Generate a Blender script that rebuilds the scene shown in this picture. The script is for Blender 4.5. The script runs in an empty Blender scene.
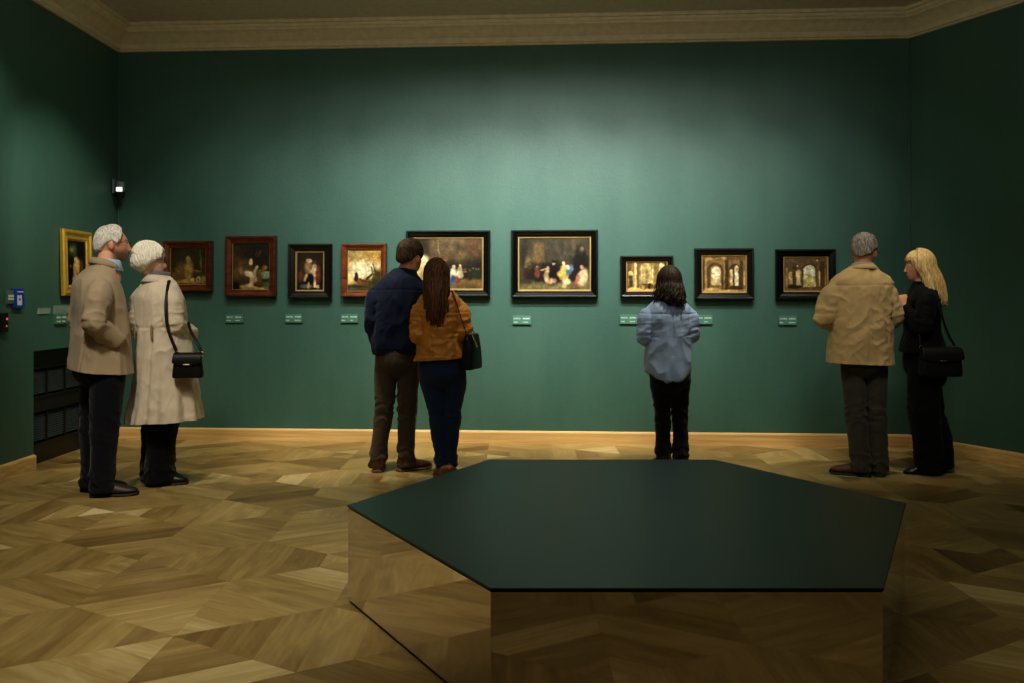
import bpy, bmesh, math, random
import numpy as np
from mathutils import Vector, Matrix, Euler
R = math.radians
PI = math.pi
scene = bpy.context.scene
COL = scene.collection

# ------------------------------------------------------------------ objects
def link(o):
    COL.objects.link(o); return o

def mesh_obj(name, verts, faces, material=None, parent=None, smooth=True, colors=None, uvs=None):
    me = bpy.data.meshes.new(name)
    me.from_pydata([tuple(map(float, v)) for v in verts], [], [tuple(map(int, f)) for f in faces])
    me.validate(); me.update()
    return finish(name, me, material, parent, smooth, colors)

def finish(name, me, material=None, parent=None, smooth=True, colors=None):
    me.name = name
    if smooth:
        me.polygons.foreach_set('use_smooth', np.ones(len(me.polygons), dtype=bool))
    if colors is not None:
        a = me.color_attributes.new('Col', 'FLOAT_COLOR', 'POINT')
        c = np.ones((len(me.vertices), 4), dtype=np.float32); c[:, :3] = colors
        a.data.foreach_set('color', c.ravel())
    if material: me.materials.append(material)
    o = link(bpy.data.objects.new(name, me))
    if parent: o.parent = parent
    return o

def empty(name, loc, rz=0.0):
    o = link(bpy.data.objects.new(name, None))
    o.location = loc; o.rotation_euler = (0, 0, rz); o.empty_display_size = .1
    return o

def tag(o, label=None, cat=None, group=None, kind=None):
    if label: o['label'] = label
    if cat: o['category'] = cat
    if group: o['group'] = group
    if kind: o['kind'] = kind
    return o

class MB:
    def __init__(s): s.v = []; s.f = []
    def add(s, v, f):
        b = len(s.v)
        s.v.extend([tuple(map(float, p)) for p in v])
        s.f.extend([tuple(int(i) + b for i in q) for q in f])
        return s
    def box(s, x0, x1, y0, y1, z0, z1):
        v = [(x0,y0,z0),(x1,y0,z0),(x1,y1,z0),(x0,y1,z0),(x0,y0,z1),(x1,y0,z1),(x1,y1,z1),(x0,y1,z1)]
        return s.add(v, [(3,2,1,0),(4,5,6,7),(0,1,5,4),(1,2,6,5),(2,3,7,6),(3,0,4,7)])
    def xform(s, M):
        s.v = [tuple(M @ Vector(p)) for p in s.v]; return s
    def merge(s, o): return s.add(o.v, o.f)
    def build(s, name, material=None, parent=None, smooth=True, bevel=0, seg=2):
        o = mesh_obj(name, s.v, s.f, material, parent, smooth)
        if bevel:
            m = o.modifiers.new('bevel', 'BEVEL'); m.width = bevel; m.segments = seg; m.limit_method = 'ANGLE'
        return o

def rings_mesh(rings, cap=True):
    n = len(rings[0]); v = [p for r in rings for p in r]; f = []
    for i in range(len(rings) - 1):
        for j in range(n):
            a = i*n + j; b = i*n + (j+1) % n
            f.append((a, b, b+n, a+n))
    if cap:
        v.append(tuple(np.mean(rings[0], axis=0))); c0 = len(v)-1
        v.append(tuple(np.mean(rings[-1], axis=0))); c1 = len(v)-1
        o = (len(rings)-1)*n
        for j in range(n):
            f.append(((j+1) % n, j, c0)); f.append((o+j, o+(j+1) % n, c1))
    return v, f

def crom(P, res):
    P = np.array(P, float); n = len(P); out = []
    for i in range(n-1):
        p0 = P[i-1] if i > 0 else 2*P[0]-P[1]
        p1, p2 = P[i], P[i+1]
        p3 = P[i+2] if i+2 < n else 2*P[-1]-P[-2]
        for k in range(res):
            t = k/res
            out.append(.5*((2*p1)+(-p0+p2)*t+(2*p0-5*p1+4*p2-p3)*t*t+(-p0+3*p1-3*p2+p3)*t**3))
    out.append(P[-1]); return np.array(out)

def tube(pts, rad, n=18, res=5, caps=('round', 'round'), flat=None, smooth=True):
    """tube along points; rad may be a number list or list of (a,b); flat = reference vector for the a axis"""
    rad = [(r, r) if not isinstance(r, (tuple, list)) else r for r in rad]
    data = np.array([list(p)+list(r) for p, r in zip(pts, rad)], float)
    D = crom(data, res) if (smooth and len(data) > 2) else (crom(data, res) if smooth else data)
    P = D[:, :3]; A = np.maximum(D[:, 3], 1e-4); B = np.maximum(D[:, 4], 1e-4)
    T = np.gradient(P, axis=0); T /= np.linalg.norm(T, axis=1)[:, None] + 1e-12
    ref = np.array(flat if flat is not None else ((1, 0, 0) if abs(T[0][0]) < .9 else (0, 1, 0)), float)
    rings = []
    N = ref - T[0]*np.dot(ref, T[0]); N /= np.linalg.norm(N)
    ang = np.linspace(0, 2*PI, n, endpoint=False)
    frames = []
    for i in range(len(P)):
        rr = ref if flat is not None else N
        N = rr - T[i]*np.dot(rr, T[i]); N /= np.linalg.norm(N) + 1e-12
        Bn = np.cross(T[i], N); frames.append((N, Bn))
        rings.append(P[i] + np.outer(np.cos(ang)*A[i], N) + np.outer(np.sin(ang)*B[i], Bn))
    def capr(i, s):
        N, Bn = frames[i]; r = min(A[i], B[i]); out = []
        for a in (30, 55, 75):
            c, h = math.cos(R(a)), math.sin(R(a))
            out.append(P[i] + s*T[i]*r*h + np.outer(np.cos(ang)*A[i]*c, N) + np.outer(np.sin(ang)*B[i]*c, Bn))
        return out
    if caps[0] == 'round': rings = capr(0, -1)[::-1] + rings
    if caps[1] == 'round': rings = rings + capr(len(P)-1, 1)
    return rings_mesh(rings)

def loft(rs, n=40, res=4):
    """rs: (z, cx, cy, hw, hd, exponent, dip, tilt_x, tilt_y) bottom-up or top-down closed loft"""
    D = crom([list(r)+[0]*(9-len(r)) for r in rs], res)
    ang = np.linspace(0, 2*PI, n, endpoint=False); rings = []
    for z, cx, cy, hw, hd, e, dip, tx, ty in D:
        c, s = np.cos(ang), np.sin(ang)
        x = np.sign(c)*np.abs(c)**(2/e)*hw; y = np.sign(s)*np.abs(s)**(2/e)*hd
        zz = z + dip*np.abs(c)**2 + tx*x + ty*y
        rings.append(np.stack([cx+x, cy+y, zz], 1))
    if rs[0][0] > rs[-1][0]: rings = rings[::-1]
    return rings_mesh(rings)

def sphere(c, r, nu=24, nv=16):
    c = np.array(c); r = np.array(r if isinstance(r, (tuple, list)) else (r, r, r)); v = []; f = []
    for i in range(1, nv):
        th = PI*i/nv
        for j in range(nu):
            a = 2*PI*j/nu
            v.append(c + r*np.array([math.sin(th)*math.cos(a), math.sin(th)*math.sin(a), math.cos(th)]))
    for i in range(nv-2):
        for j in range(nu):
            a = i*nu+j; b = i*nu+(j+1) % nu; f.append((a, a+nu, b+nu, b))
    v.append(c+r*np.array([0, 0, 1])); t = len(v)-1; v.append(c-r*np.array([0, 0, 1])); u = len(v)-1
    for j in range(nu):
        f.append((j, (j+1) % nu, t)); o = (nv-2)*nu; f.append((o+(j+1) % nu, o+j, u))
    return v, f

def remesh(mb, voxel, smooth_it=3, factor=.5):
    me = bpy.data.meshes.new('tmp'); me.from_pydata(mb.v, [], mb.f); me.update()
    bm = bmesh.new(); bm.from_mesh(me); bmesh.ops.recalc_face_normals(bm, faces=bm.faces); bm.to_mesh(me); bm.free()
    o = link(bpy.data.objects.new('tmp', me))
    m = o.modifiers.new('r', 'REMESH'); m.mode = 'VOXEL'; m.voxel_size = voxel; m.adaptivity = 0
    if smooth_it:
        s = o.modifiers.new('s', 'SMOOTH'); s.factor = factor; s.iterations = smooth_it
    dg = bpy.context.evaluated_depsgraph_get(); dg.update()
    out = bpy.data.meshes.new_from_object(o.evaluated_get(dg))
    bpy.data.objects.remove(o); bpy.data.meshes.remove(me)
    return out

def get_co(me):
    a = np.empty(len(me.vertices)*3, dtype=np.float32); me.vertices.foreach_get('co', a); return a.reshape(-1, 3).astype(float)
def get_no(me):
    a = np.empty(len(me.vertices)*3, dtype=np.float32); me.vertices.foreach_get('normal', a); return a.reshape(-1, 3).astype(float)
def set_co(me, c):
    me.vertices.foreach_set('co', c.astype(np.float32).ravel()); me.update()

# ------------------------------------------------------------------ noise
def _h(i, j, k, s):
    n = (i*374761393 + j*668265263 + k*2147483647 + s*1274126177) & 0xFFFFFFFF
    n = ((n ^ (n >> 13))*1274126177) & 0xFFFFFFFF
    n = (n ^ (n >> 16)) & 0xFFFFFFFF
    return (n & 0xFFFF)/65535.0
def vn(p, s=0):
    p = np.asarray(p, float) + 1000.0; i = np.floor(p).astype(np.int64); f = p - i; f = f*f*(3-2*f)
    out = 0
    for dx in (0, 1):
        for dy in (0, 1):
            for dz in (0, 1):
                w = (f[:, 0] if dx else 1-f[:, 0])*(f[:, 1] if dy else 1-f[:, 1])*(f[:, 2] if dz else 1-f[:, 2])
                out = out + w*_h(i[:, 0]+dx, i[:, 1]+dy, i[:, 2]+dz, s)
    return out
def fbm(p, s=0, o=3):
    a = 0; w = .5; t = 0
    for k in range(o):
        a = a + w*vn(np.asarray(p)*2**k, s+k); t += w; w *= .5
    return a/t
def ridge(p, s=0):
    n = fbm(p, s, 2); return (1-np.abs(2*n-1))**2.2
def sst(x, a, b):
    t = np.clip((x-a)/(b-a), 0, 1); return t*t*(3-2*t)

# ------------------------------------------------------------------ materials
def s2l(c):
    c = np.asarray(c, float); return np.where(c <= .04045, c/12.92, ((c+.055)/1.055)**2.4)
def rgb(r, g, b): return tuple(float(x) for x in s2l(np.array([r, g, b])/255.0)) + (1.0,)
def mat(name):
    m = bpy.data.materials.new(name); m.use_nodes = True
    nt = m.node_tree; return m, nt, nt.nodes, nt.links, nt.nodes['Principled BSDF']
def simple(name, col, rough=.5, metal=0, spec=.5, emit=None, es=1):
    m, nt, N, L, b = mat(name)
    b.inputs['Base Color'].default_value = col; b.inputs['Roughness'].default_value = rough
    b.inputs['Metallic'].default_value = metal; b.inputs['Specular IOR Level'].default_value = spec
    # slight procedural mottling so that nothing is perfectly flat
    t = N.new('ShaderNodeTexCoord'); n = N.new('ShaderNodeTexNoise'); n.inputs['Scale'].default_value = 18
    L.new(t.outputs['Object'], n.inputs['Vector'])
    mx = N.new('ShaderNodeMix'); mx.data_type = 'RGBA'; mx.inputs['A'].default_value = tuple(c*.82 for c in col[:3])+(1,)
    mx.inputs['B'].default_value = tuple(min(1, c*1.15) for c in col[:3])+(1,)
    L.new(n.outputs['Fac'], mx.inputs['Factor']); L.new(mx.outputs['Result'], b.inputs['Base Color'])
    if emit: b.inputs['Emission Color'].default_value = emit; b.inputs['Emission Strength'].default_value = es
    return m
def cloth(name, col, rough=.85, var=.18, weave=420, bump=.15, sheen=.15, spec=.2, streak=None):
    m, nt, N, L, b = mat(name)
    t = N.new('ShaderNodeTexCoord')
    n = N.new('ShaderNodeTexNoise'); n.inputs['Scale'].default_value = 9; n.inputs['Detail'].default_value = 5
    if streak:
        mp = N.new('ShaderNodeMapping'); mp.inputs['Scale'].default_value = streak
        L.new(t.outputs['Object'], mp.inputs['Vector']); L.new(mp.outputs['Vector'], n.inputs['Vector'])
    else: L.new(t.outputs['Object'], n.inputs['Vector'])
    mx = N.new('ShaderNodeMix'); mx.data_type = 'RGBA'
    mx.inputs['A'].default_value = tuple(c*(1-var) for c in col[:3])+(1,)
    mx.inputs['B'].default_value = tuple(min(1, c*(1+var)) for c in col[:3])+(1,)
    L.new(n.outputs['Fac'], mx.inputs['Factor']); L.new(mx.outputs['Result'], b.inputs['Base Color'])
    b.inputs['Roughness'].default_value = rough; b.inputs['Specular IOR Level'].default_value = spec
    b.inputs['Sheen Weight'].default_value = sheen; b.inputs['Sheen Roughness'].default_value = .5
    w = N.new('ShaderNodeTexNoise'); w.inputs['Scale'].default_value = weave; w.inputs['Detail'].default_value = 2
    w2 = N.new('ShaderNodeTexNoise'); w2.inputs['Scale'].default_value = 22; w2.inputs['Detail'].default_value = 4
    L.new(t.outputs['Object'], w.inputs['Vector']); L.new(t.outputs['Object'], w2.inputs['Vector'])
    ad = N.new('ShaderNodeMath'); ad.operation = 'MULTIPLY_ADD'; ad.inputs[1].default_value = .25
    L.new(w.outputs['Fac'], ad.inputs[0]); L.new(w2.outputs['Fac'], ad.inputs[2])
    bp = N.new('ShaderNodeBump'); bp.inputs['Strength'].default_value = bump; bp.inputs['Distance'].default_value = .01
    L.new(ad.outputs[0], bp.inputs['Height']); L.new(bp.outputs['Normal'], b.inputs['Normal'])
    return m
def vcol(name, rough=.5, spec=.3, sss=0, bump=0, scale=60):
    m, nt, N, L, b = mat(name)
    a = N.new('ShaderNodeAttribute'); a.attribute_name = 'Col'
    L.new(a.outputs['Color'], b.inputs['Base Color'])
    b.inputs['Roughness'].default_value = rough; b.inputs['Specular IOR Level'].default_value = spec
    if sss:
        b.inputs['Subsurface Weight'].default_value = sss; b.inputs['Subsurface Radius'].default_value = (.012, .004, .002)
    if bump:
        t = N.new('ShaderNodeTexCoord'); n = N.new('ShaderNodeTexNoise'); n.inputs['Scale'].default_value = scale
        L.new(t.outputs['Object'], n.inputs['Vector'])
        bp = N.new('ShaderNodeBump'); bp.inputs['Strength'].default_value = bump; bp.inputs['Distance'].default_value = .004
        L.new(n.outputs['Fac'], bp.inputs['Height']); L.new(bp.outputs['Normal'], b.inputs['Normal'])
    return m
def hairmat(name, dark, light, rough=.42):
    m, nt, N, L, b = mat(name)
    t = N.new('ShaderNodeTexCoord'); mp = N.new('ShaderNodeMapping'); mp.inputs['Scale'].default_value = (1, 1, .12)
    n = N.new('ShaderNodeTexNoise'); n.inputs['Scale'].default_value = 130; n.inputs['Detail'].default_value = 4
    L.new(t.outputs['Object'], mp.inputs['Vector']); L.new(mp.outputs['Vector'], n.inputs['Vector'])
    cr = N.new('ShaderNodeValToRGB'); cr.color_ramp.elements[0].position = .32; cr.color_ramp.elements[1].position = .7
    cr.color_ramp.elements[0].color = dark; cr.color_ramp.elements[1].color = light
    L.new(n.outputs['Fac'], cr.inputs['Fac']); L.new(cr.outputs['Color'], b.inputs['Base Color'])
    b.inputs['Roughness'].default_value = rough; b.inputs['Specular IOR Level'].default_value = .35
    bp = N.new('ShaderNodeBump'); bp.inputs['Strength'].default_value = .4; bp.inputs['Distance'].default_value = .004
    L.new(n.outputs['Fac'], bp.inputs['Height']); L.new(bp.outputs['Normal'], b.inputs['Normal'])
    return m
# ================================================================== CAMERA
HOR, F, H = 296.0, 860.0, 1.30
cam = bpy.data.cameras.new('camera'); camo = link(bpy.data.objects.new('camera', cam))
camo.location = (0, 0, H); camo.rotation_euler = (PI/2, 0, 0)
cam.sensor_width = 36; cam.lens = F/1024*36; cam.shift_y = -(341.5-HOR)/1024; cam.clip_start = .05
scene.camera = camo
scene.view_settings.view_transform = 'Standard'
for lk in ('Medium High Contrast', 'Standard - Medium High Contrast', 'None'):
    try:
        scene.view_settings.look = lk; break
    except TypeError: pass
scene.view_settings.exposure = 0.12

# ================================================================== ROOM
BL = np.array([-3.58, 7.82]); BR = np.array([3.42, 7.40])
LN = np.array([-3.69, -3.0]); RN = np.array([8.55, -3.0])      # near ends of side walls
HW, HC = 3.512, 3.726
def frame(o, d):
    return Matrix.Translation((o[0], o[1], 0)) @ Matrix.Rotation(math.atan2(d[1], d[0]), 4, 'Z')
FB = frame(BL, BR-BL); FL = frame(BL, BL-LN); FR = frame(BR, RN-BR)
LB = float(np.linalg.norm(BR-BL)); LL = float(np.linalg.norm(BL-LN)); LR = float(np.linalg.norm(RN-BR))

def wall_mat():
    m, nt, N, L, b = mat('green_wall_paint')
    t = N.new('ShaderNodeTexCoord')
    mp = N.new('ShaderNodeMapping'); mp.inputs['Scale'].default_value = (1.6, 1.6, .35)
    n = N.new('ShaderNodeTexNoise'); n.inputs['Scale'].default_value = 2.2; n.inputs['Detail'].default_value = 6
    L.new(t.outputs['Object'], mp.inputs['Vector']); L.new(mp.outputs['Vector'], n.inputs['Vector'])
    n2 = N.new('ShaderNodeTexNoise'); n2.inputs['Scale'].default_value = 16; n2.inputs['Detail'].default_value = 5
    L.new(t.outputs['Object'], n2.inputs['Vector'])
    ad = N.new('ShaderNodeMath'); ad.operation = 'MULTIPLY_ADD'; ad.inputs[1].default_value = .4
    L.new(n2.outputs['Fac'], ad.inputs[0]); L.new(n.outputs['Fac'], ad.inputs[2])
    cr = N.new('ShaderNodeValToRGB')
    cr.color_ramp.elements[0].position = .45; cr.color_ramp.elements[0].color = (.054, .132, .101, 1)
    cr.color_ramp.elements[1].position = .95; cr.color_ramp.elements[1].color = (.072, .158, .122, 1)
    L.new(ad.outputs[0], cr.inputs['Fac']); L.new(cr.outputs['Color'], b.inputs['Base Color'])
    b.inputs['Roughness'].default_value = .5; b.inputs['Specular IOR Level'].default_value = .45
    n3 = N.new('ShaderNodeTexNoise'); n3.inputs['Scale'].default_value = 45; n3.inputs['Detail'].default_value = 4
    L.new(t.outputs['Object'], n3.inputs['Vector'])
    bp = N.new('ShaderNodeBump'); bp.inputs['Strength'].default_value = .12; bp.inputs['Distance'].default_value = .01
    L.new(n3.outputs['Fac'], bp.inputs['Height']); L.new(bp.outputs['Normal'], b.inputs['Normal'])
    return m
M_WALL = wall_mat()
M_TRIM = simple('cornice_plaster', rgb(216, 205, 172), .7)
M_CEIL = simple('ceiling_plaster', rgb(204, 196, 176), .85)

NI0, NI1, NIZ = 6.46-7.82, 7.42-7.82, .885          # niche for the vent grille in the left wall
w = MB(); T = .16
w.box(0, LB, 0, T, 0, HC); o = w.build('wall_back', M_WALL, smooth=False); o.matrix_world = FB; tag(o, kind='structure')
w = MB()
w.box(-LL, NI0, 0, T, 0, HC); w.box(NI0, NI1, 0, T, NIZ, HC); w.box(NI1, 0, 0, T, 0, HC); w.box(NI0, NI1, .13, T, 0, NIZ)
o = w.build('wall_left', M_WALL, smooth=False); o.matrix_world = FL; tag(o, kind='structure')
w = MB(); w.box(0, LR, 0, T, 0, HC); o = w.build('wall_right', M_WALL, smooth=False); o.matrix_world = FR; tag(o, kind='structure')
w = MB(); w.box(LN[0], RN[0], -3.16, -3.0, 0, HC); o = w.build('wall_front', M_WALL, smooth=False); tag(o, kind='structure')
w = MB()
w.add([(LN[0]-.2, -3.2, HC), (RN[0]+.3, -3.2, HC), (BR[0]+.2, BR[1]+.2, HC), (BL[0]-.2, BL[1]+.2, HC),
       (LN[0]-.2, -3.2, HC+.1), (RN[0]+.3, -3.2, HC+.1), (BR[0]+.2, BR[1]+.2, HC+.1), (BL[0]-.2, BL[1]+.2, HC+.1)],
      [(0, 3, 2, 1), (4, 5, 6, 7), (0, 1, 5, 4), (1, 2, 6, 5), (2, 3, 7, 6), (3, 0, 4, 7)])
o = w.build('ceiling', M_CEIL, smooth=False); tag(o, kind='structure')

def unit(v): return v/np.linalg.norm(v)
def inward(a, b):                                        # room-side normal of wall a->b (room lies to the right going L->B->R)
    d = unit(b-a); return np.array([d[1], -d[0]])
PATH = [LN, BL, BR, RN]
def offset_pts(p):
    out = []
    n = [inward(PATH[i], PATH[i+1]) for i in range(3)]
    out.append(LN + n[0]*p)
    for i in (1, 2):
        b = unit(n[i-1]+n[i]); out.append(PATH[i] + b*(p/np.dot(b, n[i])))
    out.append(RN + n[2]*p); return out
def sweep_wall(name, i, prof, material, a=None, b=None, z0=0.0):
    """sweep profile (p, z) along wall i between its mitred corners, optional cut distances a, b measured from wall end"""
    mb = MB(); v = []
    d = unit(PATH[i+1]-PATH[i])
    for (p, z) in prof:
        P = offset_pts(p); s, e = P[i].copy(), P[i+1].copy()
        if a is not None: s = PATH[i] + d*a + inward(PATH[i], PATH[i+1])*p
        if b is not None: e = PATH[i] + d*b + inward(PATH[i], PATH[i+1])*p
        v.append((s[0], s[1], z0+z)); v.append((e[0], e[1], z0+z))
    n = len(prof); f = []
    for k in range(n):
        q = (k+1) % n; f.append((2*k, 2*k+1, 2*q+1, 2*q))
    f.append(tuple(range(0, 2*n, 2))); f.append(tuple(range(2*n-1, 0, -2)))
    me = bpy.data.meshes.new(name); me.from_pydata(v, [], f)
    bm = bmesh.new(); bm.from_mesh(me); bmesh.ops.recalc_face_normals(bm, faces=bm.faces); bm.to_mesh(me); bm.free()
    o = finish(name, me, material, smooth=False); tag(o, kind='structure'); return o
CORN = [(0, 0), (.028, 0), (.034, .012), (.05, .016), (.056, .03), (.06, .052), (.04, .056), (.04, .066), (.052, .078), (.075, .098),
        (.105, .12), (.14, .138), (.15, .14), (.152, .152), (.17, .165), (.178, .182), (.2, .186), (.2, .213), (0, .213)]
for i in range(3): sweep_wall('trim_%d' % (i+1), i, CORN, M_TRIM, z0=HW)

def wood_mat(name, c0, c1, rough=.4, scale=(1.2, 14, 14), obj=True):
    m, nt, N, L, b = mat(name)
    t = N.new('ShaderNodeTexCoord'); mp = N.new('ShaderNodeMapping'); mp.inputs['Scale'].default_value = scale
    L.new(t.outputs['Object'], mp.inputs['Vector'])
    n = N.new('ShaderNodeTexNoise'); n.inputs['Scale'].default_value = 2.5; n.inputs['Detail'].default_value = 7; n.inputs['Distortion'].default_value = .6
    L.new(mp.outputs['Vector'], n.inputs['Vector'])
    cr = N.new('ShaderNodeValToRGB'); cr.color_ramp.elements[0].position = .3; cr.color_ramp.elements[1].position = .72
    cr.color_ramp.elements[0].color = c0; cr.color_ramp.elements[1].color = c1
    L.new(n.outputs['Fac'], cr.inputs['Fac']); L.new(cr.outputs['Color'], b.inputs['Base Color'])
    b.inputs['Roughness'].default_value = rough
    bp = N.new('ShaderNodeBump'); bp.inputs['Strength'].default_value = .15; bp.inputs['Distance'].default_value = .004
    L.new(n.outputs['Fac'], bp.inputs['Height']); L.new(bp.outputs['Normal'], b.inputs['Normal'])
    return m
M_BASE = wood_mat('oak_baseboard', rgb(204, 166, 104), rgb(236, 202, 140), .4, (.6, 3, 18))
BASE = [(0, 0), (.022, 0), (.022, .094), (.018, .103), (.01, .108), (0, .11)]
YL = lambda y: (y+3.0)*LL/(7.82+3.0)
sweep_wall('baseboard_left', 0, BASE, M_BASE, a=0, b=YL(6.46))
sweep_wall('baseboard_corner', 0, BASE, M_BASE, a=YL(7.42))
sweep_wall('baseboard_back', 1, BASE, M_BASE)
sweep_wall('baseboard_right', 2, BASE, M_BASE)
# painted cover strips in the two corners
for k, (P, col) in enumerate(((BL, 0), (BR, 1))):
    c = offset_pts(.006)[1+k]
    v, f = tube([(c[0], c[1], .11), (c[0], c[1], HW)], [.007, .007], n=8, res=1, smooth=False)
    o = mesh_obj('trim_%d' % (4+k), v, f, M_WALL); tag(o, kind='structure')

# ------------------------------------------------------------------ floor
def floor_mat():
    m, nt, N, L, b = mat('oak_parquet')
    at = N.new('ShaderNodeAttribute'); at.attribute_name = 'Col'
    uv = N.new('ShaderNodeUVMap'); uv.uv_map = 'UV'
    sep = N.new('ShaderNodeSeparateColor'); L.new(at.outputs['Color'], sep.inputs['Color'])
    cmb = N.new('ShaderNodeCombineXYZ')
    mul = N.new('ShaderNodeMath'); mul.operation = 'MULTIPLY'; mul.inputs[1].default_value = 60
    L.new(sep.outputs['Green'], mul.inputs[0]); L.new(mul.outputs[0], cmb.inputs['Z'])
    add = N.new('ShaderNodeVectorMath'); add.operation = 'ADD'
    L.new(uv.outputs['UV'], add.inputs[0]); L.new(cmb.outputs[0], add.inputs[1])
    mp = N.new('ShaderNodeMapping'); mp.inputs['Scale'].default_value = (1.4, 7, 1); L.new(add.outputs[0], mp.inputs['Vector'])
    n = N.new('ShaderNodeTexNoise'); n.inputs['Scale'].default_value = 1.6; n.inputs['Detail'].default_value = 8; n.inputs['Distortion'].default_value = 1.1
    L.new(mp.outputs['Vector'], n.inputs['Vector'])
    mp2 = N.new('ShaderNodeMapping'); mp2.inputs['Scale'].default_value = (1.2, 5, 1); L.new(add.outputs[0], mp2.inputs['Vector'])
    wv = N.new('ShaderNodeTexWave'); wv.wave_type = 'BANDS'; wv.bands_direction = 'Y'; wv.inputs['Scale'].default_value = 2.0
    wv.inputs['Distortion'].default_value = 7; wv.inputs['Detail'].default_value = 3; wv.inputs['Detail Scale'].default_value = .8
    L.new(mp2.outputs['Vector'], wv.inputs['Vector'])
    g = N.new('ShaderNodeMath'); g.operation = 'MULTIPLY_ADD'; g.inputs[1].default_value = .05
    L.new(wv.outputs['Fac'], g.inputs[0]); L.new(n.outputs['Fac'], g.inputs[2])
    # tone = plank tone + grain
    tn = N.new('ShaderNodeMath'); tn.operation = 'MULTIPLY_ADD'; tn.inputs[1].default_value = .62
    L.new(g.outputs[0], tn.inputs[0]); L.new(sep.outputs['Red'], tn.inputs[2])
    cr = N.new('ShaderNodeValToRGB'); e = cr.color_ramp.elements
    e[0].position = .12; e[0].color = rgb(88, 68, 38); e[1].position = 1.0; e[1].color = rgb(222, 204, 156)
    x = e.new(.42); x.color = rgb(140, 117, 71); x = e.new(.7); x.color = rgb(180, 157, 104)
    L.new(tn.outputs[0], cr.inputs['Fac'])
    mx = N.new('ShaderNodeMix'); mx.data_type = 'RGBA'; mx.blend_type = 'MULTIPLY'; mx.inputs['Factor'].default_value = 1
    bl = N.new('ShaderNodeCombineColor')
    for k in ('Red', 'Green', 'Blue'): L.new(sep.outputs['Blue'], bl.inputs[k])
    L.new(cr.outputs['Color'], mx.inputs['A']); L.new(bl.outputs['Color'], mx.inputs['B'])
    L.new(mx.outputs['Result'], b.inputs['Base Color'])
    rr = N.new('ShaderNodeMapRange'); rr.inputs['To Min'].default_value = .24; rr.inputs['To Max'].default_value = .40
    L.new(n.outputs['Fac'], rr.inputs['Value']); L.new(rr.outputs['Result'], b.inputs['Roughness'])
    b.inputs['Specular IOR Level'].default_value = .4
    bp = N.new('ShaderNodeBump'); bp.inputs['Strength'].default_value = .08; bp.inputs['Distance'].default_value = .003
    L.new(g.outputs[0], bp.inputs['Height']); L.new(bp.outputs['Normal'], b.inputs['Normal'])
    return m
def build_floor():
    rng = random.Random(11)
    Lr = .63; a = Lr*math.sqrt(3); A0 = np.array([-1.838, 4.23])
    V, Fc, UV, C = [], [], [], []
    poly = [LN, BL, BR, RN]
    def inside(p, m=.75):
        for i in range(4):
            s, e = poly[i], poly[(i+1) % 4]; d = unit(e-s)
            if np.dot(np.array([d[1], -d[0]]), p-s) < -m: return False
        return True
    NP = 6
    for i in range(-16, 17):
        for j in range(-12, 13):
            P = A0 + np.array([i*a + j*a/2, j*a*math.sqrt(3)/2])
            for k in range(3):
                d = np.array([math.cos(k*PI/3), math.sin(k*PI/3)]); n = np.array([-d[1], d[0]])
                if not inside(P + d*a/2): continue
                base = rng.uniform(-.10, .10)
                for q in range(NP):
                    t0, t1 = a*q/NP, a*(q+1)/NP
                    g = .0003; t0 += g; t1 -= g
                    h = lambda t: max(0.0, (Lr/2)*min(t, a-t)/(a/2) - g)
                    pts = [(t0, -h(t0)), (t1, -h(t1)), (t1, h(t1)), (t0, h(t0))]
                    tone = .27 + base + rng.gauss(0, .105); off = rng.random(); mulc = rng.uniform(.9, 1.0)
                    b0 = len(V)
                    for (t, s) in pts:
                        p = P + d*t + n*s; V.append((p[0], p[1], 0)); UV.append((s + off*7, t)); C.append((tone, off, mulc))
                    Fc.append((b0, b0+1, b0+2, b0+3))
    b0 = len(V)
    for p in ((LN[0]-.3, -3.3), (RN[0]+.4, -3.3), (BR[0]+.3, BR[1]+.3), (BL[0]-.3, BL[1]+.3)):
        V.append((p[0], p[1], -.002)); UV.append((0, 0)); C.append((0, 0, .25))
    Fc.append((b0, b0+1, b0+2, b0+3))
    me = bpy.data.meshes.new('floor'); me.from_pydata(V, [], Fc); me.update()
    uvl = me.uv_layers.new(name='UV')
    li = np.empty(len(me.loops), dtype=np.int32); me.loops.foreach_get('vertex_index', li)
    uvl.data.foreach_set('uv', np.array(UV, dtype=np.float32)[li].ravel())
    o = finish('floor', me, floor_mat(), smooth=False, colors=np.array(C)); tag(o, kind='structure')
build_floor()

# ================================================================== BENCH
def hexagon(off=0):
    P = [(-.067, 2.615), (1.131, 2.615), (1.690, 3.69), (1.10, 4.672), (-.125, 4.672), (-.701, 3.655)]
    c = np.mean(P, axis=0); out = []
    P = [np.array(p) for p in P]
    for i in range(6):
        e0 = unit(P[i]-P[i-1]); e1 = unit(P[(i+1) % 6]-P[i])
        n0 = np.array([-e0[1], e0[0]]); n1 = np.array([-e1[1], e1[0]])
        b = unit(n0+n1); out.append(P[i] + b*(off/np.dot(b, n0)) - BC)
    return out
BC = np.array([.53, 3.65])
bench = empty('gallery_bench', (BC[0], BC[1], 0))
tag(bench, 'large hexagonal bench with mirrored sides and a dark green top', 'bench')
def prism(pts, z0, z1):
    n = len(pts); v = [(p[0], p[1], z0) for p in pts] + [(p[0], p[1], z1) for p in pts]
    return v, [tuple(range(n-1, -1, -1)), tuple(range(n, 2*n))] + [(i, (i+1) % n, n+(i+1) % n, n+i) for i in range(n)]
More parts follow.
